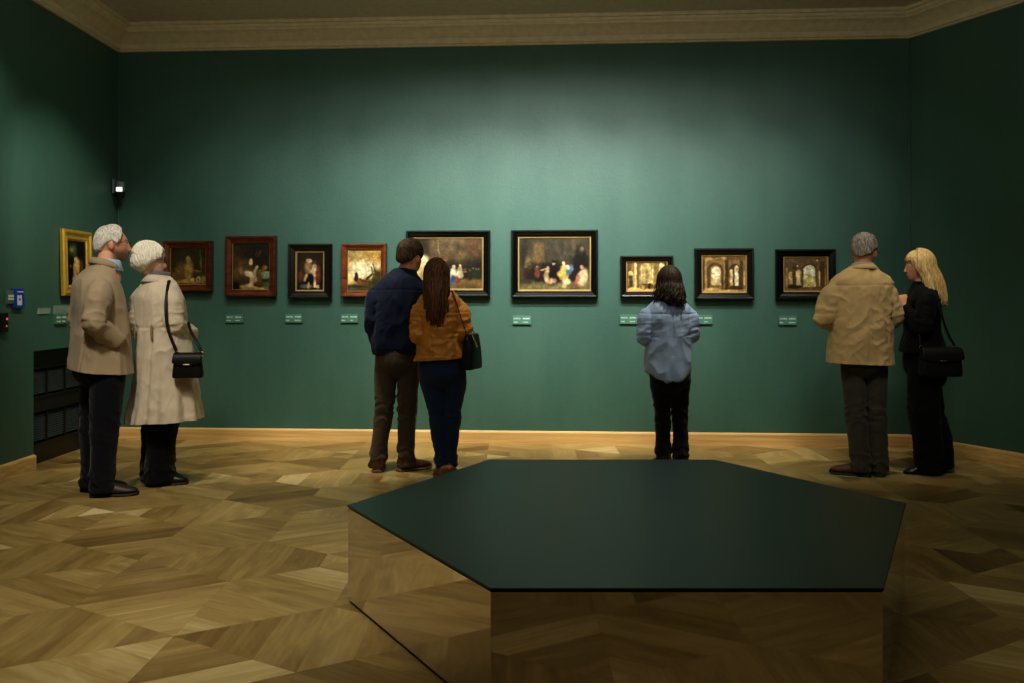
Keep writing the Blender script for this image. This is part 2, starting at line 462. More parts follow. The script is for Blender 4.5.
def bench_mats():
    m, nt, N, L, b = mat('bench_top_leather')
    t = N.new('ShaderNodeTexCoord'); n = N.new('ShaderNodeTexNoise'); n.inputs['Scale'].default_value = 3; n.inputs['Detail'].default_value = 4
    L.new(t.outputs['Object'], n.inputs['Vector'])
    cr = N.new('ShaderNodeValToRGB'); cr.color_ramp.elements[0].color = (.018, .048, .040, 1); cr.color_ramp.elements[1].color = (.026, .060, .051, 1)
    L.new(n.outputs['Fac'], cr.inputs['Fac']); L.new(cr.outputs['Color'], b.inputs['Base Color'])
    b.inputs['Roughness'].default_value = .38; b.inputs['Specular IOR Level'].default_value = .5
    n2 = N.new('ShaderNodeTexNoise'); n2.inputs['Scale'].default_value = 260; L.new(t.outputs['Object'], n2.inputs['Vector'])
    bp = N.new('ShaderNodeBump'); bp.inputs['Strength'].default_value = .1; bp.inputs['Distance'].default_value = .002
    L.new(n2.outputs['Fac'], bp.inputs['Height']); L.new(bp.outputs['Normal'], b.inputs['Normal'])
    m2, nt, N, L, b = mat('bronze_mirror')
    b.inputs['Metallic'].default_value = .84; b.inputs['Base Color'].default_value = (.86, .82, .80, 1); b.inputs['Roughness'].default_value = .035
    t = N.new('ShaderNodeTexCoord'); n = N.new('ShaderNodeTexNoise'); n.inputs['Scale'].default_value = 1.7
    L.new(t.outputs['Object'], n.inputs['Vector'])
    bp = N.new('ShaderNodeBump'); bp.inputs['Strength'].default_value = .012; bp.inputs['Distance'].default_value = .05
    L.new(n.outputs['Fac'], bp.inputs['Height']); L.new(bp.outputs['Normal'], b.inputs['Normal'])
    return m, m2
M_TOP, M_MIR = bench_mats()
M_BLACK = simple('black_plinth', (.01, .01, .01, 1), .6)
v, f = prism(hexagon(0), .404, .412); tp = MB().add(v, f).build('bench_top', M_TOP, bench, smooth=False, bevel=.002)
v, f = prism(hexagon(.010), .398, .404); MB().add(v, f).build('shadow_gap', M_BLACK, bench, smooth=False)
v, f = prism(hexagon(.03), 0, .02); MB().add(v, f).build('plinth', M_BLACK, bench, smooth=False)
A, Bi = hexagon(.004), hexagon(.02)
for i in range(6):
    j = (i+1) % 6
    v, f = prism([A[i], A[j], Bi[j], Bi[i]], .012, .399); MB().add(v, f).build('mirror_panel', M_MIR, bench, smooth=False, bevel=.0008, seg=1)

# ================================================================== PAINTINGS
class Canvas:
    def __init__(s, w, h, top, bot, seed=0, mott=.12):
        s.w, s.h = w, h
        s.Y, s.X = np.mgrid[0:h, 0:w].astype(float); s.X /= (w-1); s.Y /= (h-1); s.asp = w/h
        t = s.Y[..., None]; s.im = np.array(top)/255*(1-t) + np.array(bot)/255*t
        q = np.stack([s.X.ravel()*6*s.asp, s.Y.ravel()*6, np.zeros(s.X.size)], 1)
        s.n = fbm(q, seed, 4).reshape(h, w); s.n2 = fbm(q*3.3, seed+9, 3).reshape(h, w)
        s.im *= (1+mott*(s.n-.5)*4)[..., None]
        s.rng = random.Random(seed)
    def put(s, a, col):
        a = np.clip(a, 0, 1)[..., None]; c = np.array(col)/255.0*(.8+.4*s.n2[..., None]); s.im = s.im*(1-a) + c*a
    def blob(s, x, y, rx, ry, col, soft=.35, ang=0, a=1):
        c, sn = math.cos(R(ang)), math.sin(R(ang)); dx, dy = (s.X-x)*s.asp, s.Y-y
        u = (dx*c+dy*sn)/(rx*s.asp); v = (-dx*sn+dy*c)/ry
        d = np.sqrt(u*u+v*v) + (s.n2-.5)*.35; s.put(a*(1-sst(d, 1-soft, 1+soft)), col)
    def rect(s, x0, y0, x1, y1, col, soft=.012, a=1):
        s.put(a*sst(s.X, x0-soft, x0+soft)*(1-sst(s.X, x1-soft, x1+soft))*sst(s.Y, y0-soft, y0+soft)*(1-sst(s.Y, y1-soft, y1+soft)), col)
    def line(s, x0, y0, x1, y1, wd, col, a=1):
        dx, dy = (x1-x0)*s.asp, y1-y0; l2 = dx*dx+dy*dy
        t = np.clip(((s.X-x0)*s.asp*dx+(s.Y-y0)*dy)/l2, 0, 1)
        d = np.hypot((s.X-x0)*s.asp-t*dx, s.Y-y0-t*dy); s.put(a*(1-sst(d, wd*.5, wd*1.2)), col)
    def arch(s, x0, x1, y0, y1, col, soft=.012):
        r = (x1-x0)/2; cx = (x0+x1)/2; ry = r*s.asp
        body = sst(s.X, x0-soft, x0+soft)*(1-sst(s.X, x1-soft, x1+soft))*sst(s.Y, y0+ry-soft, y0+ry)*(1-sst(s.Y, y1-soft, y1+soft))
        d = np.hypot((s.X-cx)/r, (s.Y-y0-ry)/ry); dome = (1-sst(d, .95, 1.08))*(s.Y <= y0+ry)
        s.put(np.maximum(body, dome), col)
    def figure(s, x, y, h, dress, skin=(214, 170, 120), hat=None, lean=0):
        w = h*.23/s.asp
        s.blob(x, y-h*.30, w*1.05, h*.32, dress, .25); s.blob(x+lean*.3*w, y-h*.62, w*.7, h*.22, dress, .3)
        s.blob(x+lean*w*.6, y-h*.90, w*.36, h*.10, skin, .3)
        if hat: s.blob(x+lean*w*.6, y-h*.99, w*.45, h*.06, hat, .3)
def _fin(s):
    """brushy finish: warp the picture a little, break it up with strokes, pull tones toward a golden varnish"""
    h, w = s.h, s.w; q = np.stack([s.X.ravel()*9*s.asp, s.Y.ravel()*9, np.zeros(s.X.size)], 1)
    dx = ((fbm(q, 71, 3)-.5)*w*.028).reshape(h, w); dy = ((fbm(q, 83, 3)-.5)*h*.03).reshape(h, w)
    jj, ii = np.mgrid[0:h, 0:w]; i2 = np.clip(ii+dx, 0, w-1).astype(int); j2 = np.clip(jj+dy, 0, h-1).astype(int)
    a = s.im[j2, i2]; b = a.copy()
    for sx, sy in ((1, 0), (-1, 0), (0, 1), (0, -1)): b = b + np.roll(a, (sy, sx), (0, 1))
    a = b/5; st = fbm(q*np.array([4, 4, 1]), 95, 3).reshape(h, w)
    dk = fbm(q*np.array([1.1, 1.1, 1]), 99, 2).reshape(h, w)
    a = a*(.84+.32*st)[..., None]*(.74+.44*dk)[..., None]
    lum = a.mean(axis=2, keepdims=True); a = a*.72 + lum*np.array([1.06, .98, .72])*.28
    s.im = np.clip(a, 0, 1)**1.06
Canvas.finish = _fin
def art_grove():
    c = Canvas(70, 100, (20, 32, 22), (14, 14, 10), 3)
    c.blob(.36, .22, .26, .14, (96, 118, 62), .8); c.blob(.25, .2, .12, .05, (150, 160, 110), .7); c.blob(.75, .3, .22, .4, (14, 20, 12), .5)
    c.blob(.5, .60, .19, .24, (238, 196, 120), .25, 8); c.blob(.45, .42, .08, .06, (240, 206, 140), .3); c.line(.4, .7, .3, .86, .05, (225, 178, 104)); c.line(.52, .75, .55, .9, .05, (170, 120, 64))
    c.blob(.76, .56, .09, .16, (140, 84, 40), .4); c.blob(.17, .57, .05, .05, (90, 110, 90), .5); return c
def art_market():
    c = Canvas(80, 84, (42, 36, 20), (86, 64, 30), 5)
    c.blob(.5, .3, .4, .3, (66, 56, 30), .7); c.line(.82, .05, .86, .55, .02, (120, 104, 60)); c.blob(.5, .62, .13, .30, (176, 138, 62), .4)
    c.blob(.5, .3, .07, .09, (188, 150, 74), .4); c.blob(.28, .62, .14, .2, (130, 98, 46), .5); c.blob(.14, .8, .2, .12, (118, 90, 40), .5)
    c.rect(.62, .6, .88, .64, (150, 112, 56)); c.line(.66, .64, .66, .85, .02, (90, 60, 28)); c.line(.84, .64, .84, .85, .02, (90, 60, 28))
    c.rect(.05, .9, .95, .97, (160, 126, 66), .04); c.blob(.62, .86, .06, .06, (220, 196, 120), .4); c.blob(.78, .84, .06, .07, (225, 206, 140), .4)
    c.blob(.78, .86, .02, .04, (20, 18, 12), .4); c.blob(.92, .84, .07, .1, (130, 132, 66), .4); c.blob(.4, .9, .1, .05, (190, 150, 80), .5); return c
def art_chamber():
    c = Canvas(76, 98, (36, 30, 20), (76, 58, 28), 7)
    c.blob(.2, .28, .3, .2, (96, 66, 30), .8); c.blob(.6, .2, .45, .2, (44, 38, 28), .7); c.blob(.25, .6, .3, .2, (110, 84, 44), .8)
    c.line(.66, .3, .76, .16, .015, (96, 84, 56)); c.line(.6, .3, .66, .18, .012, (80, 70, 48)); c.blob(.22, .58, .05, .1, (150, 116, 70), .5)
    c.line(.15, .95, .85, .95, .05, (176, 142, 70)); c.blob(.06, .93, .14, .1, (20, 16, 10), .4)
    c.blob(.48, .4, .05, .07, (236, 206, 160), .3); c.blob(.45, .66, .16, .07, (230, 214, 176), .3, 15); c.line(.52, .66, .5, .84, .05, (220, 204, 170)); c.line(.6, .62, .62, .84, .045, (190, 168, 130)); c.line(.6, .58, .66, .5, .03, (200, 178, 140))
    c.rect(.64, .56, .78, .84, (126, 92, 48)); c.rect(.78, .62, 1, .76, (124, 140, 122)); c.rect(.86, .6, .99, .63, (180, 176, 140))
    c.blob(.86, .52, .07, .05, (224, 156, 74), .35); c.line(.84, .5, .82, .6, .02, (150, 90, 40))
    c.blob(.5, .9, .14, .04, (220, 190, 130), .4); c.blob(.72, .88, .16, .06, (108, 62, 30), .4); c.blob(.9, .92, .08, .1, (86, 104, 50), .4); c.line(.58, .9, .75, .92, .02, (60, 32, 18)); return c
def art_pair():
    c = Canvas(70, 94, (40, 32, 20), (28, 24, 16), 9)
    c.blob(.45, .4, .4, .3, (66, 50, 30), .7); c.blob(.15, .62, .1, .16, (110, 62, 36), .5)
    c.blob(.42, .38, .14, .18, (160, 124, 80), .4); c.blob(.48, .22, .10, .05, (220, 196, 140), .4); c.blob(.40, .2, .06, .04, (196, 170, 116), .4)
    c.blob(.66, .45, .11, .16, (240, 212, 176), .25); c.blob(.68, .26, .06, .05, (128, 66, 38), .4); c.line(.6, .48, .32, .66, .05, (234, 204, 164)); c.line(.7, .55, .66, .9, .05, (240, 212, 172))
    c.blob(.8, .6, .1, .26, (126, 54, 34), .4); c.blob(.48, .72, .14, .18, (24, 20, 14), .4); c.line(.36, .6, .28, .74, .04, (214, 180, 136))
    c.blob(.4, .9, .2, .06, (120, 110, 84), .5); c.blob(.24, .9, .12, .06, (76, 96, 104), .5); c.blob(.78, .9, .08, .05, (224, 190, 150), .4); c.line(.44, .8, .42, .95, .03, (190, 160, 116)); return c
def art_ruin_landscape():
    c = Canvas(80, 94, (206, 168, 92), (244, 220, 150), 12, .06)
    c.blob(.45, .48, .36, .3, (255, 246, 206), .8); c.blob(.15, .12, .4, .14, (176, 150, 86), .8); c.blob(.8, .14, .35, .12, (206, 158, 70), .8)
    c.rect(-.1, .84, 1.1, 1.1, (92, 76, 34), .04); c.blob(.75, .86, .5, .16, (96, 86, 36), .3); c.blob(.95, .72, .2, .25, (70, 66, 30), .4)
    c.blob(.36, .76, .18, .07, (170, 98, 50), .25, 12); c.blob(.25, .66, .05, .1, (52, 44, 28), .3); c.line(.2, .72, .26, .58, .03, (48, 40, 26)); c.line(.36, .72, .55, .76, .02, (110, 50, 24))
    c.line(.58, .7, .72, .6, .03, (70, 56, 28)); c.line(.82, .72, .7, .42, .016, (84, 70, 34)); c.line(.88, .68, .76, .34, .016, (90, 78, 40)); c.line(.74, .7, .86, .5, .012, (84, 70, 34))
    c.blob(.9, .6, .1, .06, (84, 74, 36), .6); c.blob(.1, .93, .14, .05, (84, 100, 92), .5); c.blob(.3, .9, .2, .03, (60, 56, 26), .6); return c
def art_court_scene():
    c = Canvas(126, 100, (104, 86, 60), (120, 92, 48), 15)
    c.rect(0, -.1, .22, .6, (60, 52, 38), .05); c.rect(.78, -.1, 1.1, .8, (100, 70, 44), .05); c.line(.35, .02, .37, .35, .012, (176, 160, 124), .7)
    c.blob(.6, .6, .5, .16, (46, 40, 28), .6); c.blob(.93, .6, .16, .2, (38, 34, 24), .5); c.rect(0, .82, 1, .9, (138, 106, 52), .06)
    rg = random.Random(4)
    for i in range(14): c.figure(.3+.05*i+rg.uniform(-.015, .015), .8+rg.uniform(-.03, .02), .2, (26+rg.randint(0, 30), 32+rg.randint(0, 24), 22), (120, 90, 60))
    c.blob(.14, .45, .07, .14, (228, 214, 170), .4); c.blob(.1, .68, .07, .2, (206, 186, 130), .4); c.figure(.1, .95, .5, (190, 168, 112), (230, 200, 150))
    c.blob(.44, .42, .04, .02, (190, 90, 50), .4); c.figure(.58, .86, .34, (206, 196, 170), (236, 196, 150)); c.blob(.57, .82, .035, .1, (50, 90, 150), .3); c.blob(.635, .83, .035, .1, (150, 66, 52), .3)
    c.figure(.67, .78, .28, (190, 176, 146), (230, 190, 140)); c.blob(.74, .66, .03, .02, (190, 100, 50), .4); return c
def art_gathering():
    c = Canvas(130, 98, (70, 62, 46), (84, 72, 44), 18)
    c.rect(.2, .08, .36, .48, (112, 88, 54), .02); c.rect(.36, .05, .74, .48, (74, 68, 52), .02); c.rect(.74, -.1, .8, .8, (88, 80, 58), .02)
    c.blob(.07, .3, .05, .32, (46, 42, 28), .4); c.blob(.12, .55, .05, .2, (116, 104, 60), .5); c.rect(0, .84, 1, 1.1, (124, 112, 72), .05)
    c.blob(.45, .66, .36, .2, (32, 26, 18), .4); c.blob(.87, .3, .07, .16, (44, 36, 24), .4); c.blob(.88, .22, .03, .06, (120, 100, 70), .4); c.blob(.86, .52, .12, .22, (30, 24, 18), .4); c.blob(.1, .8, .08, .12, (70, 62, 34), .5)
    rg = random.Random(8)
    for i in range(12): c.figure(.1+.06*i, .8+rg.uniform(-.04, .03), .24, (34+rg.randint(0, 30), 28, 20), (104, 76, 50))
    c.figure(.25, .76, .24, (120, 62, 36), (180, 120, 74)); c.figure(.4, .86, .32, (214, 176, 130), (214, 170, 120)); c.line(.3, .62, .38, .58, .015, (210, 180, 130))
    c.figure(.49, .86, .42, (16, 14, 12), (220, 180, 130), (16, 14, 12)); c.blob(.48, .5, .012, .025, (226, 220, 200), .3); c.blob(.45, .82, .035, .06, (220, 180, 140), .3); c.blob(.5, .82, .03, .05, (196, 150, 120), .4)
    c.figure(.63, .82, .38, (232, 196, 104), (232, 190, 140)); c.blob(.61, .7, .07, .08, (222, 170, 70), .3); c.blob(.71, .62, .04, .12, (76, 124, 164), .35, 20); c.blob(.68, .56, .03, .05, (226, 222, 200), .3)
    c.blob(.66, .84, .06, .06, (226, 216, 170), .35); c.blob(.63, .93, .03, .04, (196, 190, 120), .4); c.blob(.89, .76, .08, .17, (226, 196, 160), .3, 20); c.blob(.82, .8, .03, .1, (190, 104, 76), .4, 20); c.blob(.88, .56, .025, .04, (220, 176, 130), .3); c.blob(.8, .9, .05, .02, (190, 80, 60), .4); return c
def art_nave():
    c = Canvas(100, 76, (150, 120, 66), (214, 178, 96), 21)
    c.rect(0, 0, .1, 1, (120, 84, 40), .02); c.arch(.03, .16, .3, .85, (226, 196, 120)); c.rect(.04, .45, .14, .86, (92, 66, 34), .02); c.rect(.18, 0, .25, .95, (236, 214, 156), .015); c.rect(.24, 0, .3, .95, (128, 96, 48), .02)
    c.arch(.33, .66, .03, .9, (196, 172, 110)); c.arch(.37, .62, .1, .85, (214, 186, 112)); c.line(.4, .6, .6, .12, .02, (226, 206, 140), .6); c.rect(.45, .2, .53, .8, (176, 150, 90), .03); c.line(.36, .1, .36, .8, .012, (246, 232, 190)); c.line(.64, .1, .64, .8, .012, (240, 222, 170))
    c.rect(.68, 0, .78, .95, (150, 118, 62), .02); c.arch(.8, .96, .05, .8, (222, 190, 120)); c.blob(.86, .08, .04, .07, (250, 236, 190), .4); c.rect(.95, 0, 1, 1, (80, 58, 28), .02)
    c.rect(0, .9, 1, 1, (232, 196, 110), .03)
    for x in (.37, .42, .47, .54, .57, .62, .7): c.figure(x, .93, .24, (120, 92, 48) if x not in (.57,) else (40, 34, 22), (214, 180, 110))
    c.blob(.4, .86, .05, .07, (216, 176, 92), .4); return c
def art_portico():
    c = Canvas(100, 84, (150, 116, 64), (170, 128, 66), 24)
    c.rect(0, 0, 1, .1, (120, 88, 46), .03); c.line(0, .12, .5, .03, .02, (190, 150, 90)); c.blob(.13, .06, .08, .05, (206, 160, 84), .4)
    c.arch(.1, .48, .18, .97, (104, 76, 42)); c.arch(.17, .43, .25, .95, (176, 130, 70)); c.arch(.2, .41, .29, .8, (255, 240, 200)); c.rect(.2, .46, .41, .49, (236, 200, 140), .015); c.rect(.19, .62, .41, .8, (238, 214, 150), .02); c.blob(.3, .84, .12, .04, (128, 112, 60), .4)
    c.rect(.0, .1, .05, 1, (96, 70, 36), .015); c.rect(.05, .1, .09, 1, (190, 150, 84), .012); c.rect(.52, .02, .6, .95, (88, 62, 34), .012); c.rect(.48, .02, .52, .95, (176, 136, 76), .01); c.blob(.5, .06, .06, .06, (206, 164, 92), .4)
    c.arch(.62, .86, .22, .9, (86, 62, 36)); c.arch(.63, .7, .36, .82, (240, 206, 134)); c.arch(.74, .83, .26, .82, (255, 238, 196)); c.blob(.78, .34, .04, .05, (226, 190, 120), .5); c.rect(.86, .1, .94, 1, (96, 66, 36), .012); c.rect(.94, .4, .98, .8, (230, 196, 126), .012)
    c.rect(0, .93, 1, 1, (214, 170, 94), .03); c.rect(.5, .88, .92, .93, (74, 54, 30), .02); c.blob(.2, .92, .14, .03, (222, 180, 100), .5); return c
def art_arcade():
    c = Canvas(104, 84, (112, 86, 58), (104, 78, 46), 27)
    c.line(.1, .05, .5, .25, .02, (140, 110, 76), .6); c.line(.9, .05, .7, .2, .02, (140, 110, 76), .6)
    c.arch(.1, .19, .42, .8, (206, 172, 110)); c.rect(.19, .25, .28, .9, (86, 62, 42), .015); c.arch(.27, .38, .36, .85, (232, 204, 134)); c.rect(.38, .2, .43, .92, (128, 98, 64), .012); c.rect(.03, .3, .08, .9, (176, 136, 78), .015)
    c.arch(.41, .74, .17, .95, (84, 62, 40)); c.arch(.44, .72, .22, .88, (214, 220, 190)); c.rect(.45, .56, .71, .86, (224, 204, 124), .06); c.blob(.58, .6, .03, .12, (196, 186, 116), .5); c.blob(.58, .85, .1, .04, (200, 170, 96), .4)
    c.rect(.76, .1, .81, .95, (134, 100, 62), .012); c.rect(.8, .4, .83, .85, (226, 196, 128), .01); c.rect(.84, .08, .93, .95, (90, 64, 42), .012); c.rect(.94, .3, .97, .85, (190, 146, 80), .01)
    c.rect(0, .9, 1, 1, (122, 96, 56), .04); c.blob(.24, .88, .16, .06, (44, 32, 20), .4); c.blob(.31, .25, .02, .02, (240, 230, 200), .4); c.blob(.77, .07, .02, .02, (240, 216, 150), .4); return c

M_ART = vcol('oil_paint', .42, .3, bump=.12, scale=120)
def gloss(name, col, rough=.3, spec=.5):
    return simple(name, col, rough, 0, spec)
M_GILT = simple('gilt_slip', (.60, .45, .16, 1), .38, .6)
M_GOLD = simple('gold_leaf', (.80, .54, .10, 1), .36, .55)
M_EBONY = gloss('ebonised_wood', (.005, .0045, .004, 1), .22, .6)
M_EBONY2 = gloss('dark_brown_black_wood', (.011, .008, .006, 1), .26, .6)
M_MAHOG = wood_mat('mahogany', rgb(66, 30, 16), rgb(112, 56, 30), .35, (4, 4, 14))
M_WALNUT = wood_mat('walnut_frame', rgb(88, 46, 24), rgb(140, 78, 42), .38, (4, 4, 14))

def rect_sweep(w, h, prof):
    """mitred rectangular frame, outer size w x h centred at origin in local xz; prof (inset, y)"""
    v = []; f = []; n = len(prof)
    for sx, sz in ((-1, -1), (1, -1), (1, 1), (-1, 1)):
        for (u, y) in prof: v.append((sx*(w/2-u), y, sz*(h/2-u)))
    for c in range(4):
        d = (c+1) % 4
        for k in range(n):
            q = (k+1) % n; f.append((c*n+k, c*n+q, d*n+q, d*n+k))
    me = bpy.data.meshes.new('t'); me.from_pydata(v, [], f)
    bm = bmesh.new(); bm.from_mesh(me); bmesh.ops.recalc_face_normals(bm, faces=bm.faces); bm.to_mesh(me); bm.free()
    return me
def wall_xy(px, py, off=0.0):
    u = (px-512)/F; t = 7.605/(1+.06*u) - off; X = u*t; Y = t
    s = (X+3.58)/.9982 if off == 0 else ((np.array([X, Y])-BL) @ unit(BR-BL))
    return s, H + (HOR-py)/F*Y
def left_xy(px, py, off=0.0):
    u = (px-512)/F                                       # point with X = -3.58 - .0102*(7.82-Y) + off, Y = X/u
    Y = (-3.58-.01017*7.82+off)/(u-.01017); X = u*Y
    return Y-7.82, H + (HOR-py)/F*Y
def painting(fr, s0, s1, z0, z1, art, label, fmat, rail, depth, slip=.012, style='flat', onglass=False, group=None):
    w, h = s1-s0, z1-z0
    root = empty('framed_painting', (0, 0, 0)); root.matrix_world = fr @ Matrix.Translation(((s0+s1)/2, -.012, (z0+z1)/2)) @ Matrix.Rotation(R(-1.2), 4, 'X')
    tag(root, label, 'painting', 'framed paintings hung along the green walls')
    d = depth
    if style == 'dutch':   prof = [(0, 0), (0, -d*.55), (.006, -d*.75), (rail*.22, -d), (rail*.36, -d*.96), (rail*.42, -d*.8), (rail*.8, -d*.55), (rail*.84, -d*.62), (rail*.95, -d*.6), (rail, -d*.45), (rail, 0)]
    elif style == 'gold':  prof = [(0, 0), (0, -d*.6), (rail*.1, -d*.9), (rail*.24, -d), (rail*.34, -d*.92), (rail*.42, -d*.65), (rail*.66, -d*.5), (rail*.74, -d*.66), (rail*.86, -d*.62), (rail*.92, -d*.4), (rail, -d*.36), (rail, 0)]
    else:                  prof = [(0, 0), (0, -d*.8), (rail*.1, -d), (rail*.3, -d), (rail*.38, -d*.88), (rail*.8, -d*.6), (rail*.86, -d*.68), (rail, -d*.5), (rail, 0)]
    finish('frame', rect_sweep(w, h, prof), fmat, root, smooth=False)
    iw, ih = w-2*rail+.004, h-2*rail+.004; yb = -d*.40
    if slip:
        finish('gilt_slip', rect_sweep(iw, ih, [(0, yb+.01), (0, yb-.006), (slip*.5, yb-.006), (slip, yb+.002), (slip, yb+.01)]), M_GILT, root, smooth=False)
        iw -= 2*slip-.004; ih -= 2*slip-.004
    c = art(); c.finish(); im = s2l(np.clip(c.im, 0, 1)); hh, ww = c.h, c.w
    v = [((i/(ww-1)-.5)*iw, yb+.004, (.5-j/(hh-1))*ih) for j in range(hh) for i in range(ww)]
    f = [(j*ww+i, (j+1)*ww+i, (j+1)*ww+i+1, j*ww+i+1) for j in range(hh-1) for i in range(ww-1)]
    mesh_obj('canvas', v, f, M_ART, root, colors=np.clip(im, 0, .95).reshape(-1, 3))
    return root
def back_painting(px0, px1, py0, py1, art, label, fmat, rail, depth=.06, **k):
    s0, za = wall_xy(px0, py1, depth); s1, _ = wall_xy(px1, py1, depth); _, zb = wall_xy((px0+px1)/2, py0, depth); _, za = wall_xy((px0+px1)/2, py1, depth)
    return painting(FB, s0, s1, za, zb, art, label, fmat, rail, depth, **k)
s0, zt0 = left_xy(61.3, 228.3, .02); _, zb0 = left_xy(62, 295.8, .02)
painting(FL, s0, s0+.46, zb0, zt0, art_grove, 'gold framed painting of a pale figure among dark trees on the left wall', M_GOLD, .088, .036, style='gold', slip=0)
back_painting(162.6, 211.4, 241, 291.5, art_market, 'brown wood framed painting of dim golden figures beside the white haired woman', M_MAHOG, .060, style='flat', slip=.006)
back_painting(225, 275.4, 235.9, 296.6, art_chamber, 'upright red-brown wood framed painting of a dark room with white draped figure', M_MAHOG, .060, style='flat', slip=.006)
back_painting(287.2, 331.2, 243.6, 299, art_pair, 'small upright black framed painting of two pale entwined figures', M_EBONY2, .070, style='dutch', slip=.014)
back_painting(341.2, 386, 243.6, 297, art_ruin_landscape, 'brown wood framed landscape with a bright yellow sky left of the navy jacket', M_WALNUT, .052, style='flat', slip=.005)
back_painting(405.5, 490, 230.3, 297, art_court_scene, 'large black framed painting of a brown hall partly hidden by the couple', M_EBONY, .062, style='dutch', slip=.014)
back_painting(511, 598, 229.7, 298, art_gathering, 'large black framed painting of a crowded interior in the middle of the wall', M_EBONY, .062, style='dutch', slip=.014)
back_painting(620.6, 673.7, 255.6, 297.5, art_nave, 'small black framed painting of a golden church interior behind the dark haired woman', M_EBONY2, .052, style='dutch', slip=.01)
back_painting(695, 754.5, 248, 300, art_portico, 'black framed painting of a columned hall with bright arched window', M_EBONY2, .062, style='dutch', slip=.012)
back_painting(776.4, 836.9, 249, 299.5, art_arcade, 'glossy black framed painting of an arcade with pale blue arch opening', M_EBONY, .066, style='dutch', slip=.012)

# ------------------------------------------------------------------ captions under the paintings
M_PLATE = simple('green_caption_plate', rgb(84, 132, 112), .45)
M_INK = simple('white_caption_ink', rgb(225, 232, 224), .6)
def caption(fr, s0, s1, z0, z1, label, seed):
    w, h = s1-s0, z1-z0
    root = empty('caption_plate', (0, 0, 0)); root.matrix_world = fr @ Matrix.Translation(((s0+s1)/2, 0, (z0+z1)/2)); tag(root, label, 'caption', 'caption plates below the paintings')
    p = MB().box(-w/2, w/2, -.018, 0, -h/2, h/2); p.build('plate', M_PLATE, root, smooth=False, bevel=.001)
    rg = random.Random(seed)
    for row, z in enumerate((h*.18, -h*.24)):             # rows of tiny unreadable letter strokes
        for x0, x1 in ((-w*.44, -w*.08), (w*.06, w*.42)):
            if row: x1 = x0 + (x1-x0)*rg.uniform(.45, .95)
            t = MB(); x = x0; t.box(x0, x1, -.0184, -.018, z-.0011, z+.0011)
            while x < x1:
                lw = rg.uniform(.004, .008); lh = h*(.21 if row == 0 else .15)*rg.uniform(.7, 1)
                t.box(x, x+.0022, -.0188, -.018, z-lh/2, z+lh/2)
                if rg.random() < .7: t.box(x, x+lw, -.0188, -.018, z+lh/2-.002, z+lh/2)
                if rg.random() < .6: t.box(x, x+lw, -.0188, -.018, z-lh/2, z-lh/2+.002)
                if rg.random() < .6: t.box(x+lw-.0022, x+lw, -.0188, -.018, z-lh/2, z+lh/2)
                x += lw+.0025
            t.build('lettering', M_INK, root, smooth=False)
CAPS = [(225.6, 242.6, 314.6, 322.6, 'green caption plate below the upright painting of a dark room'),
        (285.2, 302.2, 314, 322.6, 'green caption plate below the small upright black framed painting'),
        (340.8, 357.8, 314, 322.6, 'green caption plate below the yellow sky landscape'),
        (512.6, 531, 315.8, 324.4, 'green caption plate below the large painting in mid wall'),
        (619.8, 637.6, 314.8, 324, 'green caption plate left of the blue shirt'),
        (694, 712.6, 315, 324.2, 'green caption plate right of the blue shirt'),
        (778.8, 796.7, 315.8, 325, 'green caption plate left of the tan jacket elbow')]
for k, (a, b, c, d, lab) in enumerate(CAPS):
    s0, zt = wall_xy(a, c, .018); s1, zb = wall_xy(b, d, .018); caption(FB, s0, s1, zb, zt, lab, 30+k)
s0, zt = left_xy(56, 314.3, .018); s1, zb = left_xy(67.3, 323.5, .018); caption(FL, s0, s1, zb, zt, 'green caption plate on the left wall below the gold frame', 77)

# ------------------------------------------------------------------ fittings of the left wall
def glass_mat():
    m, nt, N, L, b = mat('clear_acrylic')
    b.inputs['Base Color'].default_value = (.75, .9, .85, 1); b.inputs['Roughness'].default_value = .12; b.inputs['Transmission Weight'].default_value = .75
    t = N.new('ShaderNodeTexCoord'); n = N.new('ShaderNodeTexNoise'); n.inputs['Scale'].default_value = 8; L.new(t.outputs['Object'], n.inputs['Vector'])
    mr = N.new('ShaderNodeMapRange'); mr.inputs['To Min'].default_value = .08; mr.inputs['To Max'].default_value = .22
    L.new(n.outputs['Fac'], mr.inputs['Value']); L.new(mr.outputs['Result'], b.inputs['Roughness'])
    return m
M_ACRY = glass_mat()
def lw(px0, px1, py0, py1, off):
    a, zt = left_xy(px0, py0, off); b, _ = left_xy(px1, py1, off); m_, zt = left_xy((px0+px1)/2, py0, off); _, zb = left_xy((px0+px1)/2, py1, off); return a, b, zb, zt
for (q, lab) in (((53.6, 69.4, 305.3, 314), 'clear acrylic panel on the left wall just above the caption plate'), ((37.8, 50.5, 308, 314), 'narrow clear acrylic strip on the left wall left of the caption plate')):
    a, b, zb, zt = lw(*q, .008); o = MB().box(-(b-a)/2, (b-a)/2, -.008, -.001, -(zt-zb)/2, (zt-zb)/2).build('acrylic_panel', M_ACRY, smooth=False, bevel=.001)
    o.matrix_world = FL @ Matrix.Translation(((a+b)/2, 0, (zb+zt)/2)); tag(o, lab, 'panel', 'clear acrylic panels on the left wall')
